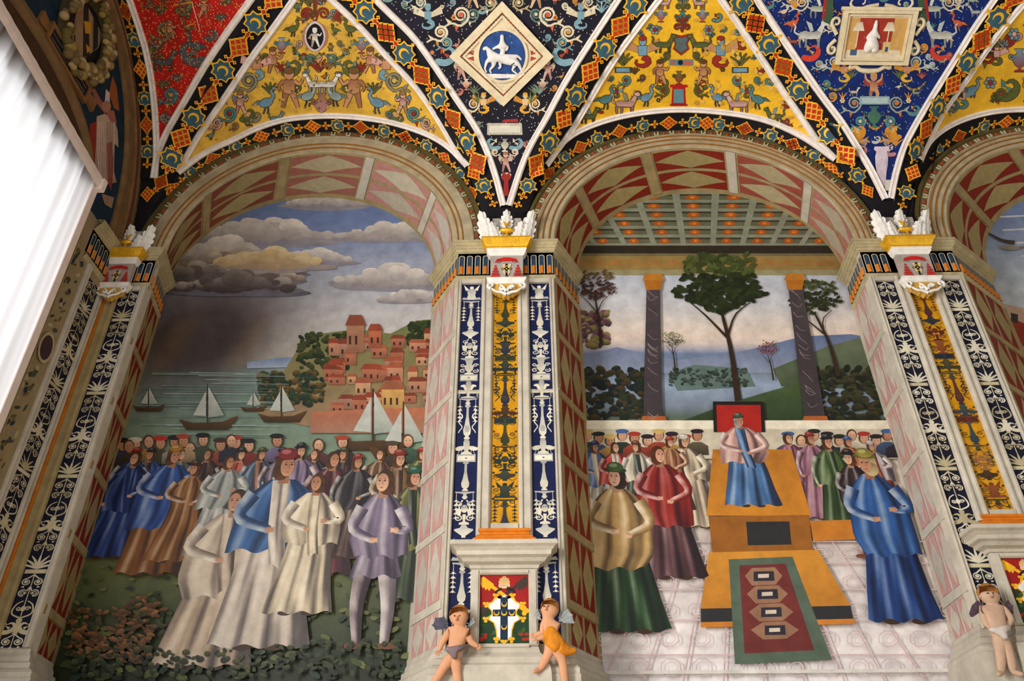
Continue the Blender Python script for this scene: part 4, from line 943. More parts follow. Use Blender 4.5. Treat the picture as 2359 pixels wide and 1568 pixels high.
for fn, x, y, h, a, f in ((scroll1, 372, 100, 62, ((120, 100, 70), .12, (190, 130, 50)), 0), (putto, 392, 90, 44, (RSK, (150, 80, 50)), 0), (harpy, 340, 18, 50, (RB, RB, (110, 80, 60)), 0), (putto, 470, 42, 48, (RSK, (150, 90, 60), None), 1), (dolphin, 435, 150, 66, (RB, (90, 100, 100)), 1), (beast, 378, 165, 52, (RB,), 0),
                       (scroll1, 388, 245, 52, ((80, 110, 120), .14, (200, 150, 60)), 0), (dolphin, 430, 30, 40, (RGN, RB), 0), (scroll1, 372, 20, 46, ((176, 60, 40), .08, (150, 90, 60)), 0), (bird, 450, 130, 60, (RB, (60, 60, 70)), 1), (scroll1, 382, 285, 28, ((150, 150, 140), .1, RB), 1), (scroll1, 358, 135, 40, (RGN, .12, RGN), 1), (beast, 425, 45, 30, (RGN,), 1), (spray, 378, 205, 26, (RGN, 5), 0), (scroll1, 520, 12, 30, (RGN, .12, RSK), 0)):
    S_(P, fn, x, y, h, *a, flip=bool(f))
def inr(l, r, m=8): return lambda x, y: RIB[l][-1][1]-70 > y > -165 and np.interp(y, RIB[l][:, 1], RIB[l][:, 0])+m < x < np.interp(y, RIB[r][:, 1], RIB[r][:, 0])-m
fill(P, inr('red_l', 'red_r'), 300, 660, -150, 320, 34, [(385, 75, 50), (385, 140, 50), (440, 120, 60), (470, 20, 45), (390, 220, 50), (340, 0, 45)], [scroll1, bird, dolphin, spray, beast], [RB, RGN, (110, 110, 120), (150, 90, 70), (90, 100, 100)], 20, 36)
P.stroke([(443, 5), (462, 72)], 2, 1.5, (230, 200, 170)); P.stroke([(400, 12), (445, 4)], 5, 4, (206, 130, 40)); P.stroke([(425, 62), (448, 54)], 4, 3, (206, 130, 40))
P.build('painted_figures', M_PAINT, pr_)
P = V_(); dots(P, 'p2_l', 'p2_r', -170, 380, 1400, (206, 200, 190), 1.25); P.build('star_dots', M_PAINT, pb)['kind'] = 'stuff'; P = V_(); cx = 1160
CRE, LB, ORG = (214, 200, 168), (120, 156, 168), (206, 140, 50)
for f in (-1, 1):
    for fn, dx, y, h, a in ((harpy, 178, 68, 62, (LB, CRE, LB)), (scroll1, 155, 100, 52, (CRE, .12, ORG)), (scroll1, 110, 66, 64, (CRE, .1, (200, 90, 60))), (dolphin, 128, 150, 52, (LB, (170, 60, 40))), (scroll1, 140, 118, 40, ((110, 150, 150), .12, ORG)), (scroll1, 80, 55, 44, ((90, 120, 110), .1, CRE)), (putto, 102, 185, 48, (PK, (190, 150, 90), CRE)), (vase, 90, 208, 30, ((180, 50, 40), CRE)), (scroll1, 78, 262, 44, (CRE, .1, ORG)), (spray, 62, 238, 30, (GR, 5)), (spray, 72, 216, 24, ((100, 120, 80), 5)), (putto, 76, 20, 60, ((206, 180, 140), (150, 110, 60))), (scroll1, 200, 25, 40, (CRE, .1, LB)), (harpy, 50, 262, 50, ((214, 180, 130), ORG, (220, 160, 40))), (scroll1, 40, 28, 44, ((180, 160, 110), .1, CRE)), (flower, 118, 40, 14, (ORG, RD)), (scroll1, 225, 8, 30, (LB, .12, CRE))):
        S_(P, fn, cx+f*dx+(0 if f > 0 else 4), y, h, *a, flip=f > 0, ol=False)
P.dk = .002; P.poly([(1122, 311), (1204, 311), (1202, 284), (1123, 284)], (190, 184, 164)); P.poly([(1127, 306), (1199, 306), (1198, 290), (1128, 290)], (222, 216, 198)); S_(P, scrolls, 1162, 305, 14, (110, 110, 60), .12, ol=False)
fill(P, inr('p2_l', 'p2_r'), 740, 1560, -160, 400, 120, [(1157, 125, 225), (1163, 300, 80), (1165, 370, 60)]+[(1160+f*dx, y-20, h) for f in (-1, 1) for dx, y, h in ((178, 68, 62), (155, 100, 52), (110, 66, 64), (128, 150, 52), (102, 185, 48), (78, 262, 44), (50, 262, 50), (76, 20, 60))], [scroll1, bird, dolphin, spray, flower, scroll1], [CRE, LB, ORG, (110, 140, 130), (190, 110, 90), GY], 16, 32, False)
P.poly([(1155, 282), (1195, 282), (1192, 274), (1160, 276)], (170, 40, 40)); S_(P, vase, 1163, 350, 34, WT, GY, ol=False)
for f in (-1, 1):
    S_(P, dolphin, 1163+f*32, 346, 34, LB, CRE, flip=f < 0, ol=False); S_(P, scroll1, 1163+f*20, 362, 24, CRE, .13, RD, flip=f < 0, ol=False)
S_(P, putto, 1165, 398, 48, PK, (160, 110, 60), CRE, ol=False); P.lathe(1166, [(398, 7), (410, 12), (418, 5), (440, 6), (452, 5)], (150, 40, 34)); P.ell(1166, 404, 12, 6, (206, 190, 150))
P.build('painted_figures', M_PAINT, pb)
P = V_(); dots(P, 'p3_l', 'p3_r', -170, 400, 1100, (170, 180, 210), 1.1); P.build('star_dots', M_PAINT, pu)['kind'] = 'stuff'; P = V_(); cx = 2016
for f in (-1, 1):
    for fn, dx, y, h, a in ((beast, 150, 110, 66, ((206, 206, 196), (180, 190, 190))), (bird, 190, 72, 46, ((200, 80, 50), ORG)), (beast, 130, 42, 50, ((190, 196, 176), (206, 206, 196))), (scroll1, 175, 30, 50, (CRE, .08, ORG)), (dolphin, 140, 140, 46, ((200, 60, 40), ORG)), (scroll1, 165, 95, 30, (CRE, .12, CRE)), (harpy, 72, 190, 54, (SK, ORG, (220, 170, 50))), (scroll1, 100, 165, 44, ((170, 180, 170), .1, ORG)), (spray, 55, 180, 26, (GR, 5)), (scroll1, 55, 265, 54, ((150, 160, 140), .08, (206, 110, 40))), (scroll1, 40, 300, 40, (TEAL, .13, CRE)), (dolphin, 34, 322, 40, (ORG, (220, 160, 60))), (flower, 76, 232, 12, (CRE, ORG)), (spray, 76, 232, 22, (ORG, 3)), (dolphin, 28, 360, 30, ((180, 120, 120), CRE)), (scroll1, 200, 18, 36, ((190, 190, 170), .09, CRE)), (bird, 120, 165, 30, ((190, 196, 190), GY)), (scroll1, 225, 6, 26, (CRE, .1, TEAL)), (scroll1, 30, 340, 24, ((170, 150, 150), .12, ORG))):
        S_(P, fn, cx+f*dx, y, h, *a, flip=f > 0, ol=False)
    P.poly([(cx+f*96, -10), (cx+f*112, -10), (cx+f*120, 50), (cx+f*100, 58)], (60, 84, 60)); P.poly([(cx+f*112, -10), (cx+f*118, -10), (cx+f*124, 42), (cx+f*114, 50)], (180, 30, 30))
fill(P, inr('p3_l', 'p3_r'), 1640, 2420, -160, 400, 120, [(2016, 80, 190), (2012, 200, 70), (2013, 270, 80), (2025, 370, 60)]+[(2016+f*dx, y-20, h) for f in (-1, 1) for dx, y, h in ((150, 110, 66), (190, 72, 46), (130, 42, 50), (72, 190, 54), (100, 165, 44), (55, 265, 54))], [scroll1, bird, dolphin, spray, scroll1, beast], [CRE, TEAL, ORG, (180, 186, 180), (190, 90, 60), (150, 170, 150)], 16, 32, False)
swag(P, 1898, 190, 1950, 192, 16, [GR, ORG, (90, 110, 80)], 3.2); swag(P, 2080, 192, 2130, 190, 16, [GR, ORG, (90, 110, 80)], 3.2)
S_(P, putto, 2012, 234, 66, SK, (180, 130, 70), (160, 60, 50), pose=1, ol=False)
P.dk = .001; P.poly([(1978, 241), (2050, 241), (2048, 222), (1980, 222)], (140, 170, 176)); P.poly([(1984, 238), (2044, 238), (2043, 226), (1985, 226)], (176, 196, 196))
S_(P, vase, 2013, 296, 58, (70, 120, 84), (60, 100, 90), ol=False); swag(P, 1985, 258, 2045, 258, 40, [(216, 150, 40), (196, 120, 30)], 2.6)
for f in (-1, 1): S_(P, scroll1, 2015+f*32, 330, 40, (206, 140, 40), .16, ORG, flip=f < 0, ol=False)
P.lathe(2030, [(338, 16), (345, 18), (350, 12), (362, 15), (380, 14), (400, 11), (418, 10), (424, 14), (430, 14)], (214, 196, 206), (190, 176, 190))
P.poly([(2036, 440), (2058, 440), (2056, 415), (2040, 415)], (206, 200, 180))
P.build('painted_figures', M_PAINT, pu)

# ---- raised diamond medallion and framed relief
def panel_frame(corners):
    P, N = surf_vault(corners); c = P.mean(0); n = np.cross(P[2]-P[0], P[1]-P[3]); n /= np.linalg.norm(n)
    if n@(CAM-c) < 0: n = -n
    return P-((P-c)@n)[:, None]*n, c, n
def slab(name, P, n, h0, h1, m, parent):
    k = len(P); V = [p+n*h1 for p in P]+[p+n*h0 for p in P]
    return mk(name, V, [tuple(range(k))]+[(i, k+i, k+(i+1) % k, (i+1) % k) for i in range(k)], m, parent)
def border(name, P, c, n, s0, s1, h0, h1, m, parent):
    k = len(P); V = []
    for s, h in ((s0, h0-.05), (s0, h1), (s1, h1), (s1, h0)): V += [c+(p-c)*s+n*h for p in P]
    return mk(name, V, [(j*k+i, j*k+(i+1) % k, (j+1)*k+(i+1) % k, (j+1)*k+i) for j in range(3) for i in range(k)], m, parent)
M_CREAM = mat('cream_stucco', (222, 206, 170), var=.15, scale=12, bump=.2)
Pc, c, n = panel_frame([(1157, 3), (1275, 130), (1160, 245), (1036, 130)])
t = thing('diamond_medallion', c, 'white diamond-shaped stucco medallion with a mounted rider in its blue roundel', 'medallion')
slab('back_panel', c+(Pc-c)*.9, n, -.1, .012, M_CREAM, t)
border('outer_frame', Pc, c, n, 1.0, .8, .0, .05, M_CREAM, t); border('inner_frame', Pc, c, n, .76, .7, .0, .03, M_CREAM, t)
ex = Pc[1]-Pc[3]; ex /= np.linalg.norm(ex); ey = np.cross(n, ex); R0 = np.linalg.norm(Pc[1]-Pc[3])*.225
if ey[2] < 0: ey = -ey
circ = lambda r, k=36: np.array([c+n*0+(ex*math.cos(a)+ey*math.sin(a))*r for a in np.arange(k)*2*math.pi/k])
slab('roundel', circ(R0), n, .0, .018, mat('roundel_blue', (40, 74, 136), var=.4, scale=10), t); border('roundel_rim', circ(R0*1.1), c, n, 1.0, .9, .0, .034, M_CREAM, t)
for k in range(4):                            # beads along the frame
    a, b_ = c+(Pc[k]-c)*.78, c+(Pc[(k+1) % 4]-c)*.78
    for i in range(17):
        p = a+(b_-a)*((i+.5)/17)+n*.03; inst('bead', ME_EGG, Matrix.Translation(Vector(p)) @ Matrix.Scale(.62, 4), t)
Pn = Paint(surf_frame(c+n*.019, ex, ey, n), .001); Pn.ys = 1
for sx in (-1, 1):
    for sy in (-1, 1): Pn.off = -.0055; Pn.poly([(sx*R0*1.2, sy*R0*.22), (sx*R0*1.5, sy*R0*.1), (sx*R0*1.22, sy*R0*.02)], (170, 60, 50))
Pn.build('red_corner_ornament', M_PAINT, t)
def skinned(name, chains, m, parent, flat=None, sub=1):
    """a continuous figure grown over connected joints: chains = [[(co, r), ...], ...]; the first point of the first chain is the root"""
    V = []; Ed = []; R = []; key = {}
    def vid(co, r):
        k = tuple(round(float(v), 5) for v in co)
        if k not in key: key[k] = len(V); V.append(tuple(map(float, co))); R.append(r)
        return key[k]
    for ch in chains:
        ids = [vid(co, r) for co, r in ch]; Ed += [(a, b_) for a, b_ in zip(ids[:-1], ids[1:])]
    me = bpy.data.meshes.new(name); me.from_pydata(V, Ed, []); me.materials.append(m)
    o = bpy.data.objects.new(name, me); put(o, parent) if parent else COL.objects.link(o)
    sk = o.modifiers.new('skin', 'SKIN'); sk.use_smooth_shade = True
    if not me.skin_vertices: me.attributes
    for i, sv in enumerate(me.skin_vertices[0].data): sv.radius = (R[i], R[i]); sv.use_root = (i == 0)
    ss = o.modifiers.new('sub', 'SUBSURF'); ss.levels = ss.render_levels = sub
    dg = bpy.context.evaluated_depsgraph_get(); me2 = bpy.data.meshes.new_from_object(o.evaluated_get(dg)); me2.name = name
    if flat is not None:
        co = np.empty(len(me2.vertices)*3); me2.vertices.foreach_get('co', co); co = co.reshape(-1, 3); co = flat(co); me2.vertices.foreach_set('co', co.ravel())
    o.modifiers.clear(); o.data = me2; me2.polygons.foreach_set('use_smooth', [True]*len(me2.polygons)); me2.update(); return o
fr = lambda x, y, d=.0: c+ex*x*R0*1.2+ey*(y*1.15+.0)*R0+n*(.02+d)
fl = lambda co: (lambda q: c+q[:, 0:1]*ex+q[:, 1:2]*ey+np.clip(q[:, 2:3], .012, .2)*n)(np.stack([(co-c)@ex, (co-c)@ey, ((co-c)@n-.02)*.8+.02], -1))
h = lambda *pts: [(fr(x, y, .015), r*R0) for x, y, r in pts]
skinned('horse_relief', [h((0, -.12, .2), (-.3, -.05, .2), (-.45, .12, .14), (-.55, .3, .1), (-.68, .2, .07)), h((0, -.12, .2), (.3, -.1, .22), (.55, .0, .06), (.7, -.15, .04)), h((-.3, -.05, .2), (-.55, -.2, .08), (-.62, -.45, .045), (-.55, -.6, .04)), h((-.3, -.05, .2), (-.3, -.35, .08), (-.45, -.5, .045), (-.38, -.62, .04)), h((.3, -.1, .22), (.45, -.35, .09), (.35, -.5, .05), (.55, -.65, .045)), h((.3, -.1, .22), (.6, -.3, .09), (.68, -.5, .05), (.8, -.66, .04))], M_CARVED, t, fl)
skinned('rider_relief', [h((.05, .1, .13), (.02, .35, .14), (.0, .52, .08), (.0, .66, .1), (.0, .74, .07)), h((.02, .35, .14), (-.2, .3, .06), (-.35, .22, .05)), h((.02, .35, .14), (.22, .3, .06), (.12, .16, .05)), h((.05, .1, .13), (-.1, -.15, .08), (-.05, -.4, .06), (-.15, -.45, .05))], M_CARVED, t, fl)
V = np.array([fr(x, y) for x, y in ((-.75, -.62), (.8, -.66), (.62, -.78), (-.6, -.8))]); slab('ground_relief', V, n, 0, .012, M_CARVED, t)

Pc, c, n = panel_frame([(1934, 22), (2104, 24), (2090, 152), (1935, 148)])
t = thing('framed_relief', c, 'cream scrolled frame holding a small painted seated robed figure on blue vault cell', 'framed relief')
ex = Pc[1]-Pc[0]; wx = np.linalg.norm(ex); ex /= wx; ey = np.cross(n, ex)
if ey[2] < 0: ey = -ey
hy = abs((Pc[0]-Pc[3])@ey)
rect = lambda sx, sy: np.array([c+ex*x*wx/2*sx+ey*y*hy/2*sy for x, y in ((-1, 1), (1, 1), (1, -1), (-1, -1))])
slab('back_panel', rect(1, 1), n, -.1, .01, M_CREAM, t)
border('outer_frame', rect(1, 1), c, n, 1, .88, 0, .05, M_CREAM, t); border('inner_frame', rect(.86, .84), c, n, 1, .93, 0, .035, M_CREAM, t)
slab('top_cornice', np.array([c+ex*x+ey*y for x, y in ((-wx*.53, hy*.5), (wx*.53, hy*.5), (wx*.53, hy*.56), (-wx*.53, hy*.56))]), n, -.05, .06, M_CREAM, t)
Pn = Paint(surf_frame(c+n*.011, ex, ey, n), .001); Pn.ys = 1; u, v = wx*.4, hy*.36
Pn.poly([(-u, -v), (u, -v), (u, v), (-u, v)], (206, 160, 90)); Pn.poly([(-u*.62, -v*.6), (u*.55, -v*.6), (u*.55, v), (-u*.62, v)], (160, 50, 36)); Pn.poly([(-u, -v), (u, -v), (u*.9, -v*.62), (-u*.9, -v*.62)], (226, 210, 180))
for x in (-.62, .42):
    Pn.stroke([(x*u, -v*.5), (x*u, v*.4)], .012, .012, (220, 206, 170)); Pn.lathe(x*u, [(v*.35, u*.2), (v*.8, u*.09)], (226, 214, 190), (200, 180, 150))
Pn.poly([(-u*.78, -v*.9), (-u*.55, -v*.9), (-u*.55, -v*.6), (-u*.78, -v*.6)], (70, 90, 120)); Pn.poly([(u*.3, -v*.8), (u*.55, -v*.8), (u*.55, -v*.2), (u*.3, -v*.2)], (216, 190, 130)); Pn.poly([(u*.4, -v*.7), (u*.5, -v*.7), (u*.5, -v*.45), (u*.4, -v*.45)], (40, 80, 130))
Pn.build('painted_interior', M_PAINT, t)
fr = lambda x, y, d=.0: c+ex*x*u+ey*y*v+n*(.012+d)
fl = lambda co: (lambda q: c+q[:, 0:1]*ex+q[:, 1:2]*ey+np.clip(q[:, 2:3], .01, .2)*n)(np.stack([(co-c)@ex, (co-c)@ey, ((co-c)@n-.012)*.8+.012], -1))
h = lambda *pts: [(fr(x, y, .012), r*v) for x, y, r in pts]
skinned('seated_figure', [h((-.12, -.1, .26), (-.1, .2, .22), (-.08, .42, .12), (-.08, .6, .13), (-.08, .8, .09), (-.08, .92, .05)), h((-.12, -.1, .26), (-.25, -.45, .25), (-.2, -.8, .22)), h((-.12, -.1, .26), (.05, -.45, .25), (.02, -.8, .22)), h((-.1, .2, .22), (.12, .05, .09), (.1, -.05, .07)), h((-.1, .2, .22), (-.3, .0, .1), (-.2, -.12, .07))], M_CARVED, t, fl)
def scrollwork(t, pts, r, m, name='scroll'):
    P = catmull(pts, 22); V = []; k = 6; T = np.gradient(P, axis=0); T /= np.linalg.norm(T, axis=1, keepdims=True)
    for i, p in enumerate(P):
        s = np.cross(T[i], n); s /= np.linalg.norm(s); w = r*(1-.45*i/21)
        V += [p+s*w*math.cos(a)+n*(w*.7*math.sin(a)+.01) for a in np.arange(k)*2*math.pi/k]
    return mk(name, V, [(i*k+j, (i+1)*k+j, (i+1)*k+(j+1) % k, i*k+(j+1) % k) for i in range(21) for j in range(k)], m, t, smooth=True)
for s in (-1, 1):
    for y0, dr in ((.28, 1), (-.22, -1)):
        sp = [c+ex*s*(wx*.5+.03)+ey*hy*y0*.2]+[c+ex*s*(wx*.5+.05+.045*math.cos(a)*(1-a/9))+ey*(hy*y0+dr*.05*math.sin(a)*(1-a/9)) for a in np.linspace(-1, 5.5, 12)]
        scrollwork(t, sp, .022, M_CREAM)
    sp = [c+ex*s*.03+ey*hy*.6]+[c+ex*s*(wx*.3+.09*math.cos(a)*(1-a/9))+ey*(hy*.64+.055*math.sin(a)*(1-a/9)) for a in np.linspace(-2.5, 4, 10)]; scrollwork(t, sp, .02, M_CREAM)
    sp = [c+ex*s*.0-ey*hy*.62, c+ex*s*wx*.12-ey*hy*.6, c+ex*s*wx*.2-ey*hy*.54, c+ex*s*wx*.28-ey*hy*.56, c+ex*s*wx*.27-ey*hy*.51]; scrollwork(t, sp, .03, M_CREAM)
# ------------------------------------------------------------------ carved corbels under the vault
def leaf_mesh(name, h, w, curl, m):
    ns, nu = 25, 9; V = []
    for i in range(ns):
        s = i/(ns-1); hw = w*(.3+.7*math.sin(math.pi*min(1, s*.86+.12)))*(.66+.34*abs(math.sin(s*math.pi*5)))
        if i == ns-1: hw = .004
        for j in range(nu):
            u = 2*j/(nu-1)-1
            V.append((u*hw, -curl*s*s-.035*(1-u*u)+.012*math.cos(u*9), s*h-.05*abs(u)*hw/w*(1-s)+.03*(abs(math.sin(s*math.pi*5))-.5)*abs(u)))
    me = bpy.data.meshes.new(name); k = len(V)
    Vb = [(x, y+.02, z) for x, y, z in V]; Fa = grid_faces(ns, nu)
    me.from_pydata(V+Vb, [], Fa+[tuple(i+k for i in f[::-1]) for f in Fa]); me.materials.append(m)
    me.polygons.foreach_set('use_smooth', [True]*len(me.polygons)); me.update(); return me
ME_LEAF = leaf_mesh('acanthus_leaf', .36, .085, .07, M_CARVED); ME_LEAFS = leaf_mesh('acanthus_leaf_small', .2, .07, .05, M_CARVED)
def boxprof(t, name, w, d, prof_, m):
    V, Fc = sweep_plan([(-w, .02), (-w, -d), (w, -d), (w, .02)], prof_)
    n = len(prof_); Fc += [tuple(i*n for i in range(4))[::-1], tuple(i*n+n-1 for i in range(4))]
    return mk(name, V, Fc, m, t, False)
def tubes(t, name, curves, r, m, flatz=1.0):
    b = MB()
    for pts in curves:
        P = catmull(pts, 16); k = 6; T = np.gradient(P, axis=0); T /= np.linalg.norm(T, axis=1, keepdims=True)+1e-9; V = []
        for i, p in enumerate(P):
            nn = np.array([0, -1., 0]); s = np.cross(T[i], nn); s /= np.linalg.norm(s)+1e-9; w = r*(1.1-.5*i/15)
            V += [p+s*w*math.cos(a)+nn*w*math.sin(a)*flatz for a in np.arange(k)*2*math.pi/k]
        b.add(V, [(i*k+j, (i+1)*k+j, (i+1)*k+(j+1) % k, i*k+(j+1) % k) for i in range(15) for j in range(k)])
    return mk(name, b.V, b.F, m, t, False, smooth=True)
def spir(cx, cz, r, a0, a1, y, n=9, shrink=.8):
    return [(cx+r*(1-shrink*i/(n-1))*math.cos(a0+(a1-a0)*i/(n-1)), y, cz+r*(1-shrink*i/(n-1))*math.sin(a0+(a1-a0)*i/(n-1))) for i in range(n)]
def corbel(loc, rz, sc, label):
    t = thing('corbel', loc, label, 'corbel', rz=rz); t.scale = (sc, sc, sc); z = lambda v: v-5.27
    boxprof(t, 'gold_abacus', .2, .08, [(.055, z(5.275)), (.055, z(5.255)), (.035, z(5.235)), (.02, z(5.2)), (.008, z(5.18)), (.008, z(5.165))], M_GOLD)
    boxprof(t, 'white_cornice', .18, .06, [(.02, z(5.167)), (.024, z(5.15)), (.012, z(5.135)), (.014, z(5.12)), (.0, z(5.1)), (-.008, z(5.085))], M_CARVED)
    sh = boxprof(t, 'shield_block', .165, .05, [(.002, z(5.09)), (0, z(5.08)), (-.004, z(4.8)), (0, z(4.79))], mat('corbel_grey', (170, 158, 150)))
    P = Paint(surf_frame((0, -.05, z(4.795)), (1, 0, 0), (0, 0, 1), (0, -1, 0)), .006, 3e-5); P.ys = 1
    P.poly([(-.11, .2), (-.1, .24), (-.03, .262), (.03, .262), (.1, .24), (.11, .2), (.06, .215), (-.06, .215)], (190, 26, 22)); P.ell(0, .235, .055, .022, (204, 34, 26))
    for f in (-1, 1):
        P.stroke([(f*.05, .22), (f*.08, .19), (f*.11, .215), (f*.115, .19)], .006, .004, (120, 60, 50), 8)
        for r_ in range(5):
            for q in range(r_+1): 
                x = f*.112+(q-r_/2)*.019; y = .165-r_*.034; P.poly([(x-.008, y), (x+.008, y), (x+.0095, y-.028), (x-.0095, y-.028)], (186, 38, 28))
    P.lathe(0, [(.03, .01), (.07, .035), (.12, .03), (.16, .045), (.175, .045)], (214, 196, 150)); P.stroke([(0, .18), (0, .02)], .026, .022, (26, 28, 30)); P.stroke([(-.05, .115), (.05, .115)], .022, .022, (34, 30, 26))
    for x, y in ((0, .15), (0, .115), (0, .075), (-.035, .115), (.035, .115)): P.ell(x, y, .008, .008, (220, 180, 60), n=7)
    o = P.build('painted_arms', M_PAINT, t, False); tag(o, 'painted red hat with tassels over a small dark shield')
    boxprof(t, 'bracket', .175, .06, [(.0, z(4.795)), (.02, z(4.79)), (.022, z(4.775)), (.008, z(4.76)), (.0, z(4.73)), (-.02, z(4.7))], M_CARVED)
    # hanging scrolled drop
    n = 15; V = [(x, -.055-.02*math.cos(x/.16*1.5), z(4.71)) for x in np.linspace(-.15, .15, n)]+[(x, -.05, z(4.56+.1*abs(x/.15)**1.3+.012*math.cos(x*130))) for x in np.linspace(-.15, .15, n)]
    V += [(x, .0, zz) for x, _, zz in V]; Fc = [(i, i+1, n+i+1, n+i) for i in range(n-1)]+[(n+i, n+i+1, 3*n+i+1, 3*n+i) for i in range(n-1)]+[(0, n, 3*n, 2*n), (n-1, 3*n-1, 4*n-1, 2*n-1)]
    mk('drop', V, Fc, mat('drop_gold', (206, 160, 70), var=.3, scale=30), t, False)
    cv = []
    for f in (-1, 1):
        cv += [[(f*.0, -.075, z(4.575)), (f*.05, -.08, z(4.6)), (f*.1, -.08, z(4.61)), (f*.15, -.08, z(4.65))], spir(f*.15, z(4.685), .04, math.pi*1.5, math.pi*1.5+f*6.5, -.08), [(0, -.085, z(4.6)), (f*.03, -.085, z(4.66)), (f*.06, -.08, z(4.69))], spir(f*.05, z(4.65), .025, 0, f*5, -.085)]
    tubes(t, 'drop_scrolls', cv, .017, M_CARVED)
    # block and leaves above
    boxprof(t, 'carved_block', .15, .04, [(-.02, z(5.62)), (0, z(5.6)), (.0, z(5.45)), (.012, z(5.42)), (.02, z(5.3)), (.03, z(5.27))], mat('carved_grey', (176, 168, 160), var=.4, scale=25, bump=.6))
    for f in (-1, 1):
        M = Matrix.Translation((f*.19, -.04, z(5.28))) @ Matrix.Rotation(f*.16, 4, 'Y') @ Matrix.Rotation(f*.35, 4, 'Z'); o = inst('acanthus_leaf', ME_LEAF, M, t, False)
    inst('acanthus_leaf', ME_LEAFS, Matrix.Translation((0, -.045, z(5.45))), t, False)
    for f in (-1, 1): inst('acanthus_leaf', ME_LEAFS, Matrix.Translation((f*.1, -.05, z(5.29))) @ Matrix.Rotation(f*.3, 4, 'Y'), t, False)
    bm = bmesh.new(); bmesh.ops.create_uvsphere(bm, u_segments=16, v_segments=10, radius=.075)
    for v in bm.verts: v.co = Vector((v.co.x, v.co.y*.5-.09, v.co.z*.55+z(5.395)+.0)) if v.co.z < .01 else Vector((v.co.x*.98, v.co.y*.42-.09, -v.co.z*.12+z(5.395)))
    me = bpy.data.meshes.new('gilt_bowl'); bm.to_mesh(me); bm.free(); me.materials.append(M_GOLD); me.polygons.foreach_set('use_smooth', [True]*len(me.polygons)); o = bpy.data.objects.new('gilt_bowl', me); put(o, t, False)
    tubes(t, 'gilt_stem', [[(0, -.08, z(5.28)), (.006, -.09, z(5.32)), (0, -.09, z(5.36))], [(0, -.08, z(5.45)), (.02, -.08, z(5.5)), (.03, -.07, z(5.54))], [(0, -.08, z(5.45)), (-.02, -.08, z(5.5)), (-.03, -.07, z(5.54))]], .014, M_GOLD)
    return t
corbel((-.182, -.055, E_+5.27), 0, 1.0, 'gilded corbel with red-hat arms and acanthus leaves between the two whole arches')
corbel((3.875, -.055, E_+5.205), 0, .98, 'gilded corbel with acanthus leaves on the right-hand pilaster')
corbel((-4.125, -.055, E_+5.22), 0, .86, 'dim gilded corner corbel with a white leaf beside the blue lunette')

# ------------------------------------------------------------------ left wall: lunette, arch, window, curtain
LY, LO, LI = -1.9, (1.93, 2.2), (1.6, 1.95)
def lpt(a, b_, th, x): return (XL+x, LY+a*math.cos(th), E_+5.3+b_*math.sin(th))
t = thing('wall_arch', (XL, LY, E_+5.3), 'brown moulded arch round the dark blue lunette on the left wall', 'arch')
pr = [(0, .0), (0, .05), (.14, .055), (.2, .035), (.3, .04), (.42, .055), (.5, .04), (.75, .035), (.85, .05), (.95, .045), (1, .02), (1.0, 0)]
V = [lpt(LO[0]+(LI[0]-LO[0])*r, LO[1]+(LI[1]-LO[1])*r, th, x) for th in TH for r, x in pr]; mk('moulding', V, grid_faces(NT, len(pr)), M_BROWN, t)
V = [lpt(LO[0]+(LI[0]-LO[0])*r, LO[1]+(LI[1]-LO[1])*r, th, x) for th in TH for r, x in ((.2, .045), (.28, .058), (.34, .045))]; mk('rope_moulding', V, grid_faces(NT, 3), mat('rope_dark', (96, 50, 30), var=.5, scale=60), t)
ys = np.linspace(-.31, -3.49, 60); V = []
arc = lambda y: 5.5+.56*math.sqrt(max(0, 1-((y+2.05)/1.22)**2))
for y in ys:
    lo = 5.62 if -3.24 < y < -.86 else 5.3
    V += [(XL+.004, y, E_+lo), (XL+.004, y, E_+max(lo, 5.3+LI[1]*math.sqrt(max(0, 1-((y-LY)/LI[0])**2))))]
lun = mk('lunette_fresco', V, grid_faces(60, 2), mat('lunette_blue', (16, 44, 62), var=.35, scale=6)); tag(lun, 'dark blue painted lunette with a robed figure above the curtained window', 'painting')
P = Paint(surf_left(XL+.004), .004, 6e-5)
P.poly([(258, 175), (268, 200), (274, 255), (262, 250), (250, 215)], (150, 84, 36)); P.poly([(243, 205), (252, 214), (252, 244), (240, 240)], (196, 180, 176)); P.stroke([(213, 205), (228, 235), (246, 258)], 9, 14, (150, 90, 80), 8)
P.poly([(222, 268), (240, 262), (262, 275), (270, 300), (272, 340), (262, 330), (258, 380), (268, 420), (240, 425), (222, 400), (215, 360), (220, 300)], (186, 160, 140), (150, 120, 110))
P.poly([(206, 285), (222, 280), (220, 340), (218, 370), (204, 372)], (140, 40, 26)); P.poly([(246, 330), (258, 325), (260, 400), (255, 440), (248, 420)], (140, 60, 50)); P.poly([(238, 250), (262, 255), (268, 285), (254, 280)], (160, 96, 84))
for i in range(10): P.stroke([(226+i*4, 280), (224+i*4.2, 330), (228+i*3.6, 410)], 1.4, 1.2, rnd.choice([(206, 190, 170), (150, 120, 104), (214, 200, 186)]), 6)
P.ell(244, 245, 11, 13, (170, 120, 96)); P.poly([(232, 445), (262, 455), (256, 480), (240, 470)], (150, 120, 96)); P.poly([(195, 355), (212, 380), (220, 410), (205, 405)], (150, 110, 90)); P.ell(214, 440, 22, 30, (18, 40, 80), .3)
P.build('painted_robed_figure', M_PAINT, lun)
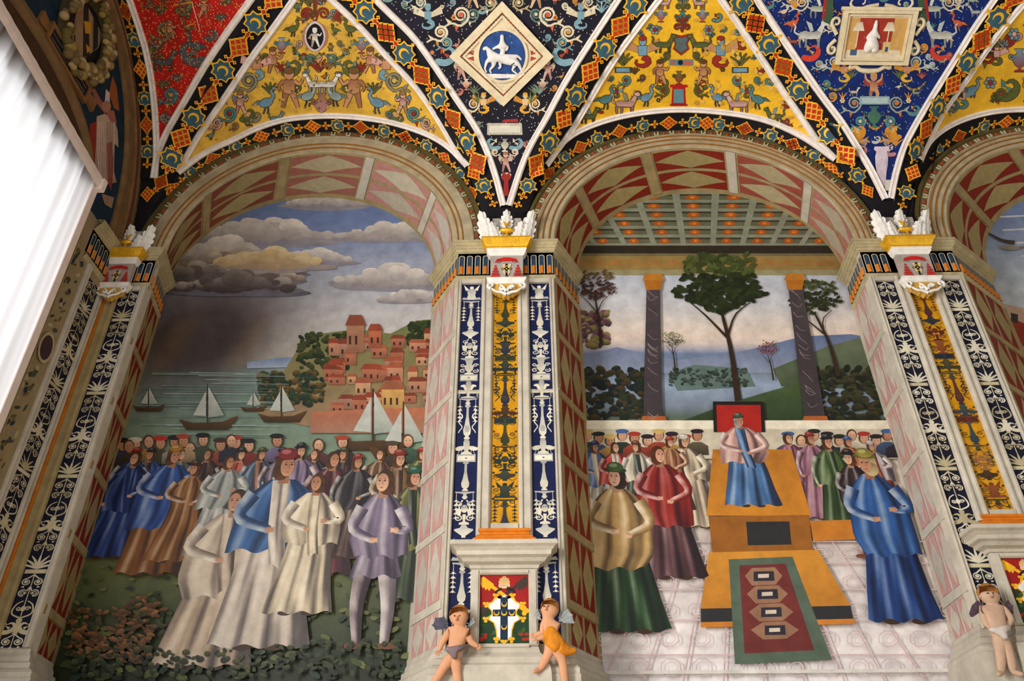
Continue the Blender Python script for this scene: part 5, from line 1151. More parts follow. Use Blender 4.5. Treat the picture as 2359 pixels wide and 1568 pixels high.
# window head, tablet
ys = np.linspace(-.84, -3.26, 40); V = []
for y in ys: V += [(XL+.012, y, E_+5.3), (XL+.012, y, E_+arc(y))]
wf = mk('window_1', V, grid_faces(40, 2), mat('dark_wood', (70, 48, 28), var=.35, scale=9)); tag(wf, kind='structure')
V = []
for y in ys: V += [(XL+.01, y, E_+arc(y)+.035), (XL+.035, y, E_+arc(y)+.03), (XL+.035, y, E_+arc(y)-.02), (XL+.05, y, E_+arc(y)-.03), (XL+.03, y, E_+arc(y)-.09), (XL+.012, y, E_+arc(y)-.1)]
mk('window_arch_moulding', V, grid_faces(40, 6), M_BROWN, wf)
b = MB()
for y0, y1, z0, z1 in ((-3.3, -3.2, .85, E_+5.7), (-.92, -.84, .85, E_+5.3), (-3.3, -.84, .85, .95), (-2.08, -2.02, .9, E_+5.6), (-3.3, -.84, E_+2.4, E_+2.46)): b.box(XL-.3, XL-.2, y0, y1, z0, z1)
mk('window_frame', b.V, b.F, M_BROWN, wf)
tb = thing('inscription_tablet', (XL, -1.67, E_+6.1), 'small dark tablet in a gilt frame beside the window arch', 'tablet')
b = MB(); b.box(XL, XL+.03, -2.0, -1.34, E_+6.1, E_+6.25); b.obj('field', M_INK, tb)
b = MB()
for y0, y1, z0, z1 in ((-2.04, -1.3, 6.25, 6.285), (-2.04, -1.3, 6.065, 6.1), (-2.04, -2.0, 6.1, 6.25), (-1.34, -1.3, 6.1, 6.25)): b.box(XL, XL+.045, y0, y1, E_+z0, E_+z1)
b.obj('frame', mat('old_gilt', (132, 92, 50), var=.3), tb)
for s, y in ((1, -1.3), (-1, -2.04)):
    V = [(XL+x, y+s*u, E_+z) for x in (0, .04) for u, z in ((0, 6.13), (0, 6.22), (.13, 6.25), (.13, 6.1))]; mk('handle', V, [(4, 5, 6, 7), (0, 1, 5, 4), (1, 2, 6, 5), (2, 3, 7, 6), (3, 0, 4, 7)], mat('old_gilt'), tb)
P = Paint(surf_frame((XL+.031, -1.67, E_+6.175), (0, 1, 0), (0, 0, 1), (1, 0, 0)), .001)
for i in range(26):
    for r_ in (-.03, .03): P.poly([(-.3+i*.0235, r_-.012), (-.29+i*.0235, r_-.012), (-.288+i*.0235, r_+.012), (-.302+i*.0235, r_+.012)], (130, 110, 80))
P.build('worn_lettering', M_PAINT, tb)['kind'] = 'stuff'
# fruit wreath with arms
wc = np.array([XL+.03, -1.64, E_+6.66]); t = thing('fruit_wreath', wc, 'carved-looking wreath of pale fruit round a banded shield on the lunette', 'wreath')
bm = bmesh.new(); bmesh.ops.create_icosphere(bm, subdivisions=2, radius=1); ME_FR = []
for i, cc in enumerate(((150, 124, 70), (120, 100, 62), (172, 150, 104), (104, 92, 48))):
    me = bpy.data.meshes.new('fruit'); bm.to_mesh(me); me.materials.append(mat('fruit_%d' % i, cc, var=.3, scale=20)); me.polygons.foreach_set('use_smooth', [True]*len(me.polygons)); ME_FR.append(me)
bm.free(); r2 = random.Random(4)
for i in range(130):
    a = r2.uniform(0, 2*math.pi); rr = .41+r2.uniform(-.085, .085); s = r2.uniform(.028, .05); d = .05*math.sqrt(max(0, 1-((rr-.41)/.1)**2))
    inst('fruit', ME_FR[i % 4], Matrix.Translation((wc[0]+d, wc[1]+rr*.82*math.cos(a), wc[2]+rr*1.05*math.sin(a))) @ Matrix.Scale(s, 4), t)
V = []; k = 8
for i in range(40):
    a = i*2*math.pi/40
    for j in range(k): q = j*2*math.pi/k; rr = .41+.075*math.cos(q); V.append((wc[0]-.02+.05*math.sin(q), wc[1]+rr*.82*math.cos(a), wc[2]+rr*1.05*math.sin(a)))
mk('wreath_core', V, [(i*k+j, ((i+1) % 40)*k+j, ((i+1) % 40)*k+(j+1) % k, i*k+(j+1) % k) for i in range(40) for j in range(k)], mat('wreath_core', (70, 60, 34), var=.4, scale=20), t)
P = Paint(surf_frame(wc-np.array([.02, 0, 0]), (0, 1, 0), (0, 0, 1), (1, 0, 0)), .004); P.ys = 1
P.ell(0, 0, .28, .36, (26, 24, 26), n=28); sh = [(-.2, .28), (-.22, .1), (-.12, -.2), (0, -.32), (.12, -.2), (.22, .1), (.2, .28)]; P.poly(sh, (150, 124, 92))
P.poly([(-.2, .28), (-.1, .28), (.16, -.1), (.1, -.22)], (40, 36, 34)); P.poly([(0, .28), (.1, .28), (.21, .1), (.18, -.02)], (36, 40, 40)); P.poly([(-.22, .1), (-.18, .0), (0, -.31), (-.06, -.27)], (34, 44, 50)); P.poly([(-.08, .1), (.0, .02), (.06, .1), (0, .2)], (200, 150, 40)); P.poly([(.06, -.06), (.12, -.12), (.16, -.02)], (196, 140, 40))
P.build('banded_shield', M_PAINT, t)
# curtain
M_CURT = bpy.data.materials.new('sheer_curtain'); M_CURT.use_nodes = True; nt = M_CURT.node_tree; nt.nodes.clear()
out = nt.nodes.new('ShaderNodeOutputMaterial'); mx = nt.nodes.new('ShaderNodeMixShader'); tr = nt.nodes.new('ShaderNodeBsdfTranslucent'); df = nt.nodes.new('ShaderNodeBsdfDiffuse')
tr.inputs[0].default_value = (.93, .94, .97, 1); df.inputs[0].default_value = (.9, .87, .86, 1); mx.inputs[0].default_value = .3
nt.links.new(tr.outputs[0], mx.inputs[1]); nt.links.new(df.outputs[0], mx.inputs[2]); nt.links.new(mx.outputs[0], out.inputs[0])
ct = thing('window_curtain', (-4.1, -2.1, .95), 'bright sunlit white curtain hanging over the left window', 'curtain')
ny, nz = 220, 10; V = []
for i in range(ny):
    y = -.9-2.45*i/(ny-1)
    for j in range(nz):
        v = j/(nz-1); zt = E_+5.43+.17*(i/(ny-1)); am = .022+.02*v
        V.append((-4.13+am*math.sin(i*.3+.9*math.sin(i*.09))+.010*math.sin(i*.71+v*2), y, zt+.03+(.95-zt)*v))
mk('cloth', V, grid_faces(ny, nz), M_CURT, ct, smooth=True)
V = []
for i in range(ny):
    y = -.9-2.45*i/(ny-1); zt = E_+5.45+.17*(i/(ny-1)); x = -4.06+.0015*math.sin(i*.52)
    V += [(x, y, zt+.02), (x+.006, y, zt-.05), (x, y, zt-.12)]
M_HEM = mat('curtain_heading', (238, 222, 214), var=.08, bump=.05); mk('heading_tape', V, grid_faces(ny, 3), M_HEM, ct)
b = MB(); b.box(-4.16, -4.03, -.9, -.84, E_+5.33, E_+5.46); b.obj('rail_end', M_HEM, ct)
b = MB(); b.box(-4.23, -4.2, -3.35, -.86, E_+5.36, E_+5.40); b.obj('rail', mat('rail_metal', (60, 56, 54), metal=.6, rough=.4), ct)
b = MB(); b.box(-4.14, -4.09, -.93, -.85, .95, E_+5.36); b.obj('edge_hem', M_HEM, ct)
# ------------------------------------------------------------------ frescoes in the bays: generic landscapes with robed people
FSK = [(206, 160, 130), (190, 140, 108), (214, 172, 140)]
def drape(P, prof_, col, folds, ph, nx=21, ny=12, side=-.22, con=1.0, prof2=None):
    """painted cloth with soft folds: prof_ = [(v, left, right), ...] from hem to top"""
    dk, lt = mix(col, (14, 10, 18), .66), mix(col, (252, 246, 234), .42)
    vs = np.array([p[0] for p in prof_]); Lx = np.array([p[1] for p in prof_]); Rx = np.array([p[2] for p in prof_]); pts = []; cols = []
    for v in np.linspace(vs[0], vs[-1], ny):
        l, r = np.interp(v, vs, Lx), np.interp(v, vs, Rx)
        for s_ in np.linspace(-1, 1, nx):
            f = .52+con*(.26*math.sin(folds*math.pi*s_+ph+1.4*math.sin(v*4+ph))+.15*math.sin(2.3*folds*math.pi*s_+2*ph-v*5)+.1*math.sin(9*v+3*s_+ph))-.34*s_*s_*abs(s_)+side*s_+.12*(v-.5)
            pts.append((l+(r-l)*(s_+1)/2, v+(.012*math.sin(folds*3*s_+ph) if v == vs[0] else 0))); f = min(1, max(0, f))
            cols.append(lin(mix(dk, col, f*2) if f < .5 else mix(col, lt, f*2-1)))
    P.emit(pts, grid_faces(ny, nx), cols)
def limb(P, Q, w0, w1, c, n=9):
    Q = catmull(Q, n); t = np.gradient(Q, axis=0); t /= np.linalg.norm(t, axis=1, keepdims=True); nn = np.stack([-t[:, 1], t[:, 0]], -1); pts = []; cols = []
    for i in range(n):
        w = w0+(w1-w0)*i/(n-1)
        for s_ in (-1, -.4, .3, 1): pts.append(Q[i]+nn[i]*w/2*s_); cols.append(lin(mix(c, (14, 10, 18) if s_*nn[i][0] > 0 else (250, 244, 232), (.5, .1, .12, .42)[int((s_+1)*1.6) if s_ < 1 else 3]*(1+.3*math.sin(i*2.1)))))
    P.emit(pts, grid_faces(n, 4), cols)
def figure(P, x, y, h, robe, over=None, hat=None, hair=(90, 56, 30), w=1.0, flip=False, legs=None, skin=None):
    P.ys = -1; P.push(x, y, h*(-1 if flip else 1), 0, False, sy=-h); P.M[-1][0, 1] = -h*(x-1180)/(y+1950); sk = skin or rnd.choice(FSK); ph = rnd.uniform(0, 6); w = w*.95; ln = rnd.uniform(-.03, .03)
    if legs:
        for s in (-1, 1): limb(P, [(s*.055, .48), (s*.085, .25), (s*.075+ln, .035)], .11, .05, legs if s < 0 else mix(legs, (230, 230, 230), .35)); P.ell(s*.095+ln, .022, .055, .019, mix(legs, (130, 80, 30), .6))
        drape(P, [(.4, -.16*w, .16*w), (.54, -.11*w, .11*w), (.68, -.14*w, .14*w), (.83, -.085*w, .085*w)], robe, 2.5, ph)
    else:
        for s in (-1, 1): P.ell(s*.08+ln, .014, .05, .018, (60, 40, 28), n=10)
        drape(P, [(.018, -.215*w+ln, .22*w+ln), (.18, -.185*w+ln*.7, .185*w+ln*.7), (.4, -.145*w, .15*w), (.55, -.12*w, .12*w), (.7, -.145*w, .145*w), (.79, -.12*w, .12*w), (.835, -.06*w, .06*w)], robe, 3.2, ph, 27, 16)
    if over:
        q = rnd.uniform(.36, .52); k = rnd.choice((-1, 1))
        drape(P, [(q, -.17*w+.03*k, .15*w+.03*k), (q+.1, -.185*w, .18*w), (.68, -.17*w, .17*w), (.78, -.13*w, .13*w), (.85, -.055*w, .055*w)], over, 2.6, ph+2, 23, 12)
        if rnd.random() < .5: drape(P, [(.42, .0, .07*w), (.6, -.03*w, .04*w), (.845, -.045*w, .03*w)], robe, 1.2, ph, 7, 7)
    sl = over or mix(robe, (150, 90, 60), .25); ar = rnd.randrange(3)
    A = [(-.115*w, .78), (-.16*w, .665), (-.03, .6)] if ar < 2 else [(-.115*w, .78), (-.165*w, .64), (-.15*w, .5)]
    B = [(.115*w, .78), (.165*w, .65), (.05, .575)] if ar != 1 else [(.115*w, .78), (.175*w, .665), (.085, .655)]
    for Q, c in ((A, mix(sl, (16, 14, 24), .15)), (B, sl)):
        limb(P, Q, .075, .04, c); e = np.array(Q[-1]); P.ell(e[0], e[1], .022, .016, sk, n=8, c2=mix(sk, (120, 66, 46), .4))
        for k in range(4): P.stroke([e, e+np.array([.026*(1 if e[0] < .02 else -1), -.012+.008*k])], .007, .005, sk)
    P.poly([(-.028, .83), (.028, .83), (.022, .875), (-.022, .875)], mix(sk, (90, 50, 30), .4)); t = rnd.choice((-1, 1))*.012
    P.ell(-t*.6, .925, .05, .062, hair, n=16, c2=mix(hair, (10, 8, 8), .4)); P.ell(-t*1.6, .885, .042, .04, hair, n=12, c2=mix(hair, (10, 8, 8), .5)); P.ell(t*.7, .915, .034, .05, sk, n=16, c2=mix(sk, (120, 66, 46), .45))
    for e in (-.013, .016): P.ell(t+e, .925, .007, .004, (56, 36, 26), n=7); P.stroke([(t+e-.008, .935), (t+e+.008, .936)], .004, .003, mix(hair, sk, .3))
    P.stroke([(t-.006, .887), (t+.01, .887)], .005, .004, (150, 66, 56)); P.stroke([(t+.004, .925), (t+.009, .903), (t+.002, .9)], .004, .004, mix(sk, (110, 60, 40), .55))
    if hat: P.ell(0, .962, .066, .015, mix(hat, (10, 10, 10), .4), t*6, n=16); P.ell(0, .98, .048, .028, hat, t*6, n=16, c2=mix(hat, (10, 10, 10), .3)); P.ell(-.01, .988, .025, .012, mix(hat, (240, 230, 220), .25), n=10)
    P.pop()
def bust(P, x, y, h, c, hat=None, hair=(80, 50, 30)):
    sk = rnd.choice(FSK); P.poly([(x-h*.45, y), (x-h*.42, y-h*.35), (x-h*.16, y-h*.5), (x+h*.16, y-h*.5), (x+h*.42, y-h*.35), (x+h*.45, y)], c, mix(c, (15, 15, 20), .4))
    P.ell(x, y-h*.76, h*.2, h*.23, hair); P.ell(x+h*.02, y-h*.73, h*.155, h*.2, sk, c2=mix(sk, (110, 60, 40), .4)); P.ell(x-h*.04, y-h*.76, h*.022, h*.016, (50, 30, 20), n=6); P.ell(x+h*.08, y-h*.76, h*.022, h*.016, (50, 30, 20), n=6)
    if hat: P.ell(x, y-h*.91, h*.25, h*.09, hat)
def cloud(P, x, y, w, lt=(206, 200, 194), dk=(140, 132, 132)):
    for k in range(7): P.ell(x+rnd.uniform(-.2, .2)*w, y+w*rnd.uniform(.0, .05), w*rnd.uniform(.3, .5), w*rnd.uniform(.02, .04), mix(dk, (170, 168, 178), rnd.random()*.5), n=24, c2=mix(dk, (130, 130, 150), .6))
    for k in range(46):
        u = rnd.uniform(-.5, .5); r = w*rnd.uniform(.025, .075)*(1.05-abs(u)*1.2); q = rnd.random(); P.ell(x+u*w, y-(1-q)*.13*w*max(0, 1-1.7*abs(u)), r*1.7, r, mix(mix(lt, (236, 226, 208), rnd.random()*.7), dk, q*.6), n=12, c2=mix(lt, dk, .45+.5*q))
def tree(P, x, y, h, r, leaf, trunk=(50, 36, 26), n=70, lean=0):
    lean = lean-h*.8*(x-1180)/(y+1950)
    P.stroke([(x, y), (x+lean*.4, y-h*.4), (x+lean, y-h*.75)], h*.055, h*.02, trunk, 8)
    for s in (-1, 1): P.stroke([(x+lean*.6, y-h*.5), (x+lean+s*r*.35, y-h*.68), (x+lean+s*r*.7, y-h*.78)], h*.02, h*.007, trunk, 6)
    for k in range(int(n*2.4)):
        a = rnd.uniform(0, 6.28); q = math.sqrt(rnd.random())*(1+.12*math.sin(5*a)); X, Y = x+lean+r*q*math.cos(a), y-h+r*.25+r*.78*q*math.sin(a)*(1 if math.sin(a) < 0 else .75)
        P.ell(X, Y, r*.1, r*.055, mix(leaf, (120, 130, 60) if Y < y-h else (10, 16, 12), rnd.random()*.55), rnd.uniform(-.9, .9), n=7)
def bushes(P, x0, x1, y0, y1, n, cols, r):
    m = int(n*2.2)
    for k in range(m): y = y0+(y1-y0)*k/m; c = rnd.choice(cols); P.ell(rnd.uniform(x0, x1), y, r*rnd.uniform(.3, .8), r*rnd.uniform(.22, .6), c, rnd.uniform(-.7, .7), n=9, c2=mix(c, (14, 18, 12), .7))
def house(P, x, y, w, h, wall, roof):
    P.poly([(x, y), (x+w, y), (x+w, y-h), (x, y-h)], wall, mix(wall, (60, 40, 30), .3)); P.poly([(x-w*.1, y-h), (x+w*1.1, y-h), (x+w*.85, y-h*1.4), (x+w*.15, y-h*1.4)], roof)
    for i in range(max(1, int(w/14))): P.poly([(x+5+i*14, y-h*.3), (x+10+i*14, y-h*.3), (x+10+i*14, y-h*.62), (x+5+i*14, y-h*.62)], (60, 36, 30))
def boat(P, x, y, s, hull=(96, 64, 30)):
    P.poly([(x-s*.6, y-s*.22), (x-s*.45, y), (x+s*.45, y), (x+s*.65, y-s*.3), (x+s*.3, y-s*.16), (x-s*.3, y-s*.14)], hull, mix(hull, (20, 20, 20), .5)); P.stroke([(x, y-s*.1), (x, y-s*.95)], s*.03, s*.02, (60, 44, 30)); P.poly([(x+s*.02, y-s*.9), (x+s*.35, y-s*.3), (x+s*.02, y-s*.25)], (196, 196, 186), (150, 160, 150)); P.poly([(x-s*.03, y-s*.8), (x-s*.3, y-s*.3), (x-s*.03, y-s*.28)], (180, 184, 176))
def ramp(stops, v):
    for (a, ca), (b_, cb) in zip(stops[:-1], stops[1:]):
        if v <= b_: return mix(ca, cb, max(0, (v-a)/(b_-a)))
    return stops[-1][1]
def clampx(o, lo, hi):
    for v in o.data.vertices: v.co.x = min(max(v.co.x, lo), hi)
    return o
# --- left bay: sky, sea, hill town, gathered people
P = Paint(surf_wall(.60), 0, 2.2e-5)
def bg(u, v):
    x, y = 90+980*u, 400+1190*v
    c = ramp([(400, (92, 114, 160)), (520, (110, 128, 168)), (600, (150, 158, 178)), (720, (186, 184, 184)), (830, (196, 190, 180)), (850, (136, 160, 160)), (960, (118, 140, 124)), (1080, (120, 136, 110)), (1250, (112, 116, 70)), (1380, (74, 82, 52)), (1500, (46, 56, 36)), (1590, (38, 46, 30))], y)
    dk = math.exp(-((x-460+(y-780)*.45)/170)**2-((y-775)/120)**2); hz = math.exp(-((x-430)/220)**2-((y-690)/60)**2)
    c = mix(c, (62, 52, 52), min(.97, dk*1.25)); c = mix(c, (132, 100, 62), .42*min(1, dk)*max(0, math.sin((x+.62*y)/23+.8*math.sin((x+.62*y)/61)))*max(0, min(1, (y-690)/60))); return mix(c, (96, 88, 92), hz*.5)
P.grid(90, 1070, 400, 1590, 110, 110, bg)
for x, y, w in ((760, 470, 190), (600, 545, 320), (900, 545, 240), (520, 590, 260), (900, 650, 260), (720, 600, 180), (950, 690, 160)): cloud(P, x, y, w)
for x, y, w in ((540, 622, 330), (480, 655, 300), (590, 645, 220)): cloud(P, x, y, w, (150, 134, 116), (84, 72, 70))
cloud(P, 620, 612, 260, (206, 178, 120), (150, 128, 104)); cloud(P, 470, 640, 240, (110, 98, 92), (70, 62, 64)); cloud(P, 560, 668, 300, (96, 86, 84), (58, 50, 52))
P.poly([(570, 836), (640, 826), (720, 822), (720, 846), (570, 850)], (104, 124, 160), (150, 164, 180))
P.poly([(585, 930), (640, 880), (690, 800), (740, 770), (820, 760), (900, 770), (960, 740), (1020, 735), (1020, 985), (720, 985), (600, 960)], (104, 116, 66), (150, 120, 90))
bushes(P, 690, 800, 770, 850, 46, [(36, 50, 28), (50, 66, 34), (70, 76, 36)], 14); bushes(P, 940, 1015, 745, 800, 36, [(40, 54, 28), (58, 74, 36)], 14); bushes(P, 600, 745, 860, 935, 70, [(34, 52, 34), (60, 70, 34), (110, 84, 40), (44, 66, 50)], 14)
hs = sorted([(rnd.uniform(745, 985), rnd.uniform(800, 955)) for _ in range(44)], key=lambda q: q[1])
for x, y in hs: house(P, x, y, rnd.uniform(20, 42), rnd.uniform(16, 34), rnd.choice([(186, 130, 100), (170, 104, 76), (196, 150, 112), (160, 120, 100)]), rnd.choice([(140, 62, 40), (120, 56, 40), (156, 84, 56)]))
house(P, 800, 815, 40, 62, (170, 120, 90), (130, 70, 50)); house(P, 850, 805, 30, 40, (180, 100, 70), (140, 66, 44)); house(P, 880, 950, 52, 50, (206, 160, 90), (150, 90, 60)); P.poly([(720, 950), (1010, 940), (1010, 1000), (715, 1000)], (176, 104, 72), (150, 110, 90))
for k in range(30): y = rnd.uniform(860, 1010); P.stroke([(rnd.uniform(300, 560), y), (rnd.uniform(560, 700), y+2)], 1.5, 1, rnd.choice([(146, 168, 160), (104, 130, 122)]))
for x, y, s in ((345, 950, 60), (480, 992, 110), (650, 975, 90), (585, 950, 50), (860, 1040, 150), (930, 1060, 140)): boat(P, x, y, s)
for k in range(340):
    y = rnd.uniform(1240, 1565); s = (y-1150)/80; x = rnd.uniform(130, 1000); P.ell(x, y, 3.2*s, 1.6*s, rnd.choice([(60, 74, 36), (46, 58, 30), (84, 92, 44), (30, 38, 24), (100, 104, 60), (36, 56, 44)]), rnd.uniform(-.7, .7), n=7)
for x, c, hat in ((285, (40, 60, 90), (30, 24, 24)), (315, (140, 40, 30), (190, 180, 160)), (345, (150, 110, 50), None), (372, (60, 60, 40), (170, 40, 30)), (405, (150, 140, 120), (30, 26, 30)), (440, (30, 34, 50), None), (470, (60, 70, 50), (26, 24, 26)), (510, (150, 70, 40), (60, 40, 30)), (545, (60, 84, 80), (150, 50, 40)), (575, (120, 40, 34), (30, 28, 34)), (640, (110, 100, 130), (22, 22, 26)), (300, (60, 50, 40), None), (425, (180, 150, 110), (150, 60, 40)), (535, (40, 40, 60), None), (735, (90, 50, 50), None), (790, (40, 40, 46), (150, 60, 40)), (905, (60, 50, 40), (70, 60, 40)), (940, (60, 90, 70), None)):
    bust(P, x, rnd.uniform(1062, 1086), 66, c, hat)
for x, c, o_ in ((300, (60, 44, 34), (40, 70, 130)), (375, (90, 96, 90), None), (440, (70, 76, 80), (60, 40, 34)), (520, (40, 44, 60), (150, 60, 40)), (570, (110, 60, 40), (60, 84, 110)), (620, (80, 70, 90), None), (700, (60, 50, 60), (30, 30, 40)), (770, (50, 40, 44), (60, 30, 34)), (860, (90, 60, 36), None), (960, (60, 60, 40), (90, 90, 44)), (265, (40, 60, 110), None)): figure(P, x, 1235, 200, c, o_, rnd.choice([None, (30, 28, 30), (150, 44, 36), (60, 60, 40)]), w=1.3)
for a in ((250, 1290, 250, (30, 56, 120), (24, 50, 110), None), (335, 1330, 300, (124, 76, 34), (36, 70, 140), (170, 120, 40)), (400, 1300, 235, (132, 84, 40), None, (60, 36, 24)), (485, 1290, 240, (176, 176, 170), (150, 156, 150), None), (660, 1260, 235, (120, 104, 130), None, (24, 22, 26)), (735, 1330, 290, (96, 40, 48), (80, 34, 40), None), (800, 1290, 240, (70, 50, 44), (40, 36, 40), (130, 44, 34)), (900, 1320, 280, (88, 60, 36), (110, 80, 44), (120, 40, 30))):
    figure(P, a[0], a[1], a[2], a[3], a[4], a[5], w=1.3)
figure(P, 470, 1545, 420, (186, 164, 140), (196, 178, 156), None, w=1.35); figure(P, 590, 1500, 460, (196, 182, 166), (40, 84, 140), (130, 40, 44), w=1.25); figure(P, 690, 1420, 330, (206, 190, 160), (204, 188, 160), None, w=1.2)
figure(P, 935, 1390, 310, (40, 52, 34), (96, 92, 44), (34, 84, 60), w=1.0); figure(P, 850, 1500, 420, (112, 100, 120), (120, 108, 130), None, w=.95, legs=(60, 40, 50))
for cx_, cy_, rx_, ry_ in ((240, 1440, 90, 42), (330, 1430, 60, 50), (210, 1490, 50, 30), (300, 1500, 60, 28)):
    for k in range(70):
        a_, q_ = rnd.uniform(0, 6.28), math.sqrt(rnd.random()); c_ = rnd.choice([(120, 78, 42), (134, 88, 50), (100, 64, 36), (150, 100, 60), (70, 70, 40)]); P.ell(cx_+rx_*q_*math.cos(a_), cy_+ry_*q_*math.sin(a_), rnd.uniform(5, 12), rnd.uniform(3, 6), c_, rnd.uniform(-.8, .8), n=8, c2=mix(c_, (20, 18, 12), .6))
bushes(P, 170, 620, 1500, 1560, 60, [(50, 62, 32), (80, 86, 44), (36, 50, 36)], 13); bushes(P, 640, 930, 1480, 1560, 50, [(34, 46, 28), (60, 70, 36)], 12)
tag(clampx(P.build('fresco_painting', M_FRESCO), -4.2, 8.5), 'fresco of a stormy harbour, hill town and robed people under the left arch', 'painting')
# --- right bay: beamed loggia, lake, people round a platform
P = Paint(surf_wall(.60), 0, 2.2e-5)
def bg(u, v):
    x, y = 1300+960*u, 390+1200*v
    return ramp([(390, (90, 92, 70)), (600, (100, 98, 74)), (606, (176, 184, 198)), (700, (200, 200, 204)), (770, (222, 204, 188)), (800, (206, 190, 184)), (806, (110, 126, 164)), (850, (104, 122, 130)), (880, (146, 160, 184)), (935, (120, 134, 150)), (970, (70, 84, 62)), (980, (206, 198, 178)), (1010, (214, 200, 184)), (1200, (200, 186, 176)), (1330, (222, 212, 208)), (1590, (240, 234, 232))], y)
P.grid(1300, 2260, 390, 1590, 60, 100, bg)
for k in range(7):
    y = 440+k*20; P.poly([(1310, y), (2000, y), (2000, y+7), (1310, y+7)], (128, 132, 112)); P.poly([(1310, y+7), (2000, y+7), (2000, y+11), (1310, y+11)], (56, 54, 40))
for k in range(-6, 7):
    P.poly([(1640+k*95, 430), (1658+k*95, 430), (1648+k*66, 572), (1636+k*66, 572)], (134, 138, 118))
    for r_ in range(6): 
        s = 1-r_*.05; P.ell(1690+k*95*(1-.3*r_/6)-20*(r_/6), 455+r_*20, 17*s, 6, (168, 84, 26), n=12); P.ell(1690+k*95*(1-.3*r_/6)-20*(r_/6), 455+r_*20, 6*s, 3, (206, 120, 40), n=8)
P.poly([(1310, 566), (2050, 566), (2050, 584), (1310, 584)], (44, 38, 28)); P.poly([(1310, 584), (2050, 584), (2050, 590), (1310, 590)], (112, 102, 70)); P.poly([(1310, 590), (2050, 590), (2050, 622), (1310, 622)], (150, 124, 70)); P.poly([(1310, 622), (2050, 622), (2050, 634), (1310, 634)], (150, 142, 104))
for k in range(46): P.spiral(1330+k*15, 606, 7, 1.4, 2, (176, 104, 40), k, 1 if k % 2 else -1)
P.poly([(1310, 830), (1420, 800), (1560, 830), (1700, 812), (1850, 775), (1960, 770), (2080, 790), (2080, 860), (1310, 860)], (96, 112, 150), (130, 140, 160)); P.poly([(1780, 850), (1900, 800), (1990, 775), (2090, 800), (2090, 900), (1800, 890)], (96, 106, 84), (70, 84, 60)); P.poly([(1540, 860), (1600, 840), (1720, 850), (1740, 890), (1560, 900)], (90, 110, 104))
bushes(P, 1540, 1720, 850, 890, 50, [(60, 76, 70), (80, 96, 90), (50, 66, 50)], 9); bushes(P, 1330, 1400, 720, 800, 36, [(130, 84, 100), (150, 130, 84), (110, 70, 90), (160, 150, 90)], 16); bushes(P, 1340, 1490, 850, 965, 80, [(30, 40, 34), (44, 52, 30), (24, 34, 40), (70, 56, 34)], 17); bushes(P, 1880, 2070, 850, 972, 110, [(32, 38, 26), (50, 54, 32), (26, 32, 26), (64, 60, 36)], 17); P.poly([(1560, 975), (1680, 930), (1850, 880), (1880, 975)], (70, 88, 52), (44, 60, 36))
tree(P, 1700, 925, 290, 98, (44, 56, 26), n=150, lean=0); tree(P, 1930, 870, 195, 58, (50, 58, 30), n=70, lean=-14); tree(P, 1385, 800, 150, 48, (90, 56, 50), n=50, lean=-6); tree(P, 1555, 860, 80, 24, (120, 120, 90), n=30); tree(P, 1780, 880, 80, 24, (150, 70, 70), n=30)
for x0, x1 in ((1503, 1530), (1820, 1868)):
    P.poly([(x0-22, 962), (x0+22, 962), (x0-(x0-1503)*.0+16-24*(x0 > 1600), 652), (x0-14-24*(x0 > 1600), 652)] if x0 < 1600 else [(1850, 962), (1898, 962), (1844, 652), (1812, 652)], (74, 64, 68), (60, 52, 56))
    q = 1503 if x0 < 1600 else 1828; P.poly([(q-24, 650), (q+26, 650), (q+20, 634), (q-18, 634)], (186, 120, 40)); P.poly([(q-16, 672), (q+18, 672), (q+22, 650), (q-20, 650)], (170, 104, 30)); bq = 1505 if x0 < 1600 else 1876; P.poly([(bq-32, 978), (bq+32, 978), (bq+26, 962), (bq-26, 962)], (170, 90, 40))
    for k in range(14): u = rnd.random(); X = (1503 if x0 < 1600 else 1828+46*u); Y = 660+300*u; P.stroke([(X-12, Y), (X+rnd.uniform(-6, 6), Y+12), (X+12, Y+rnd.uniform(0, 26))], 1.6, 1, (130, 116, 116), 5)
P.poly([(1310, 972), (2110, 972), (2115, 992), (1310, 992)], (222, 214, 192)); P.poly([(1310, 992), (2115, 992), (2125, 1060), (1310, 1060)], (196, 186, 164))
for k in range(9): P.stroke([(1380+k*95, 1590), (1560+k*40, 1200)], 4, 2, (206, 176, 176))
for y in (1250, 1300, 1360, 1430, 1510): P.stroke([(1320, y), (2230, y)], 3, 3, (208, 180, 180))
for k in range(60):
    r_ = k//12; y = 1275+r_*66; X = 1380+(k % 12)*72+r_*5; o8 = [(X+24*math.cos(q*.785+.39), y+(13+r_*2)*math.sin(q*.785+.39)) for q in range(9)]; P.stroke(o8, 2.2, 2.2, (206, 182, 184)); P.stroke([(X+(a_-X)*.66, y+(b_-y)*.6) for a_, b_ in o8], 1.6, 1.6, (212, 194, 196)); P.jit = .06
RX = [1352, 1378, 1404, 1432, 1460, 1490, 1516, 1546, 1576, 1604, 1812, 1842, 1872, 1902, 1930, 1958, 1986, 2014, 2040, 2062]
for i, x in enumerate(RX): bust(P, x, 1052+6*(i % 3), 60, rnd.choice([(60, 80, 110), (150, 60, 40), (40, 50, 40), (170, 130, 60), (110, 60, 80), (90, 80, 60), (190, 180, 160), (46, 40, 50)]), rnd.choice([None, (40, 30, 40), (160, 50, 40), (60, 90, 140), (190, 160, 90), (30, 40, 30)]))
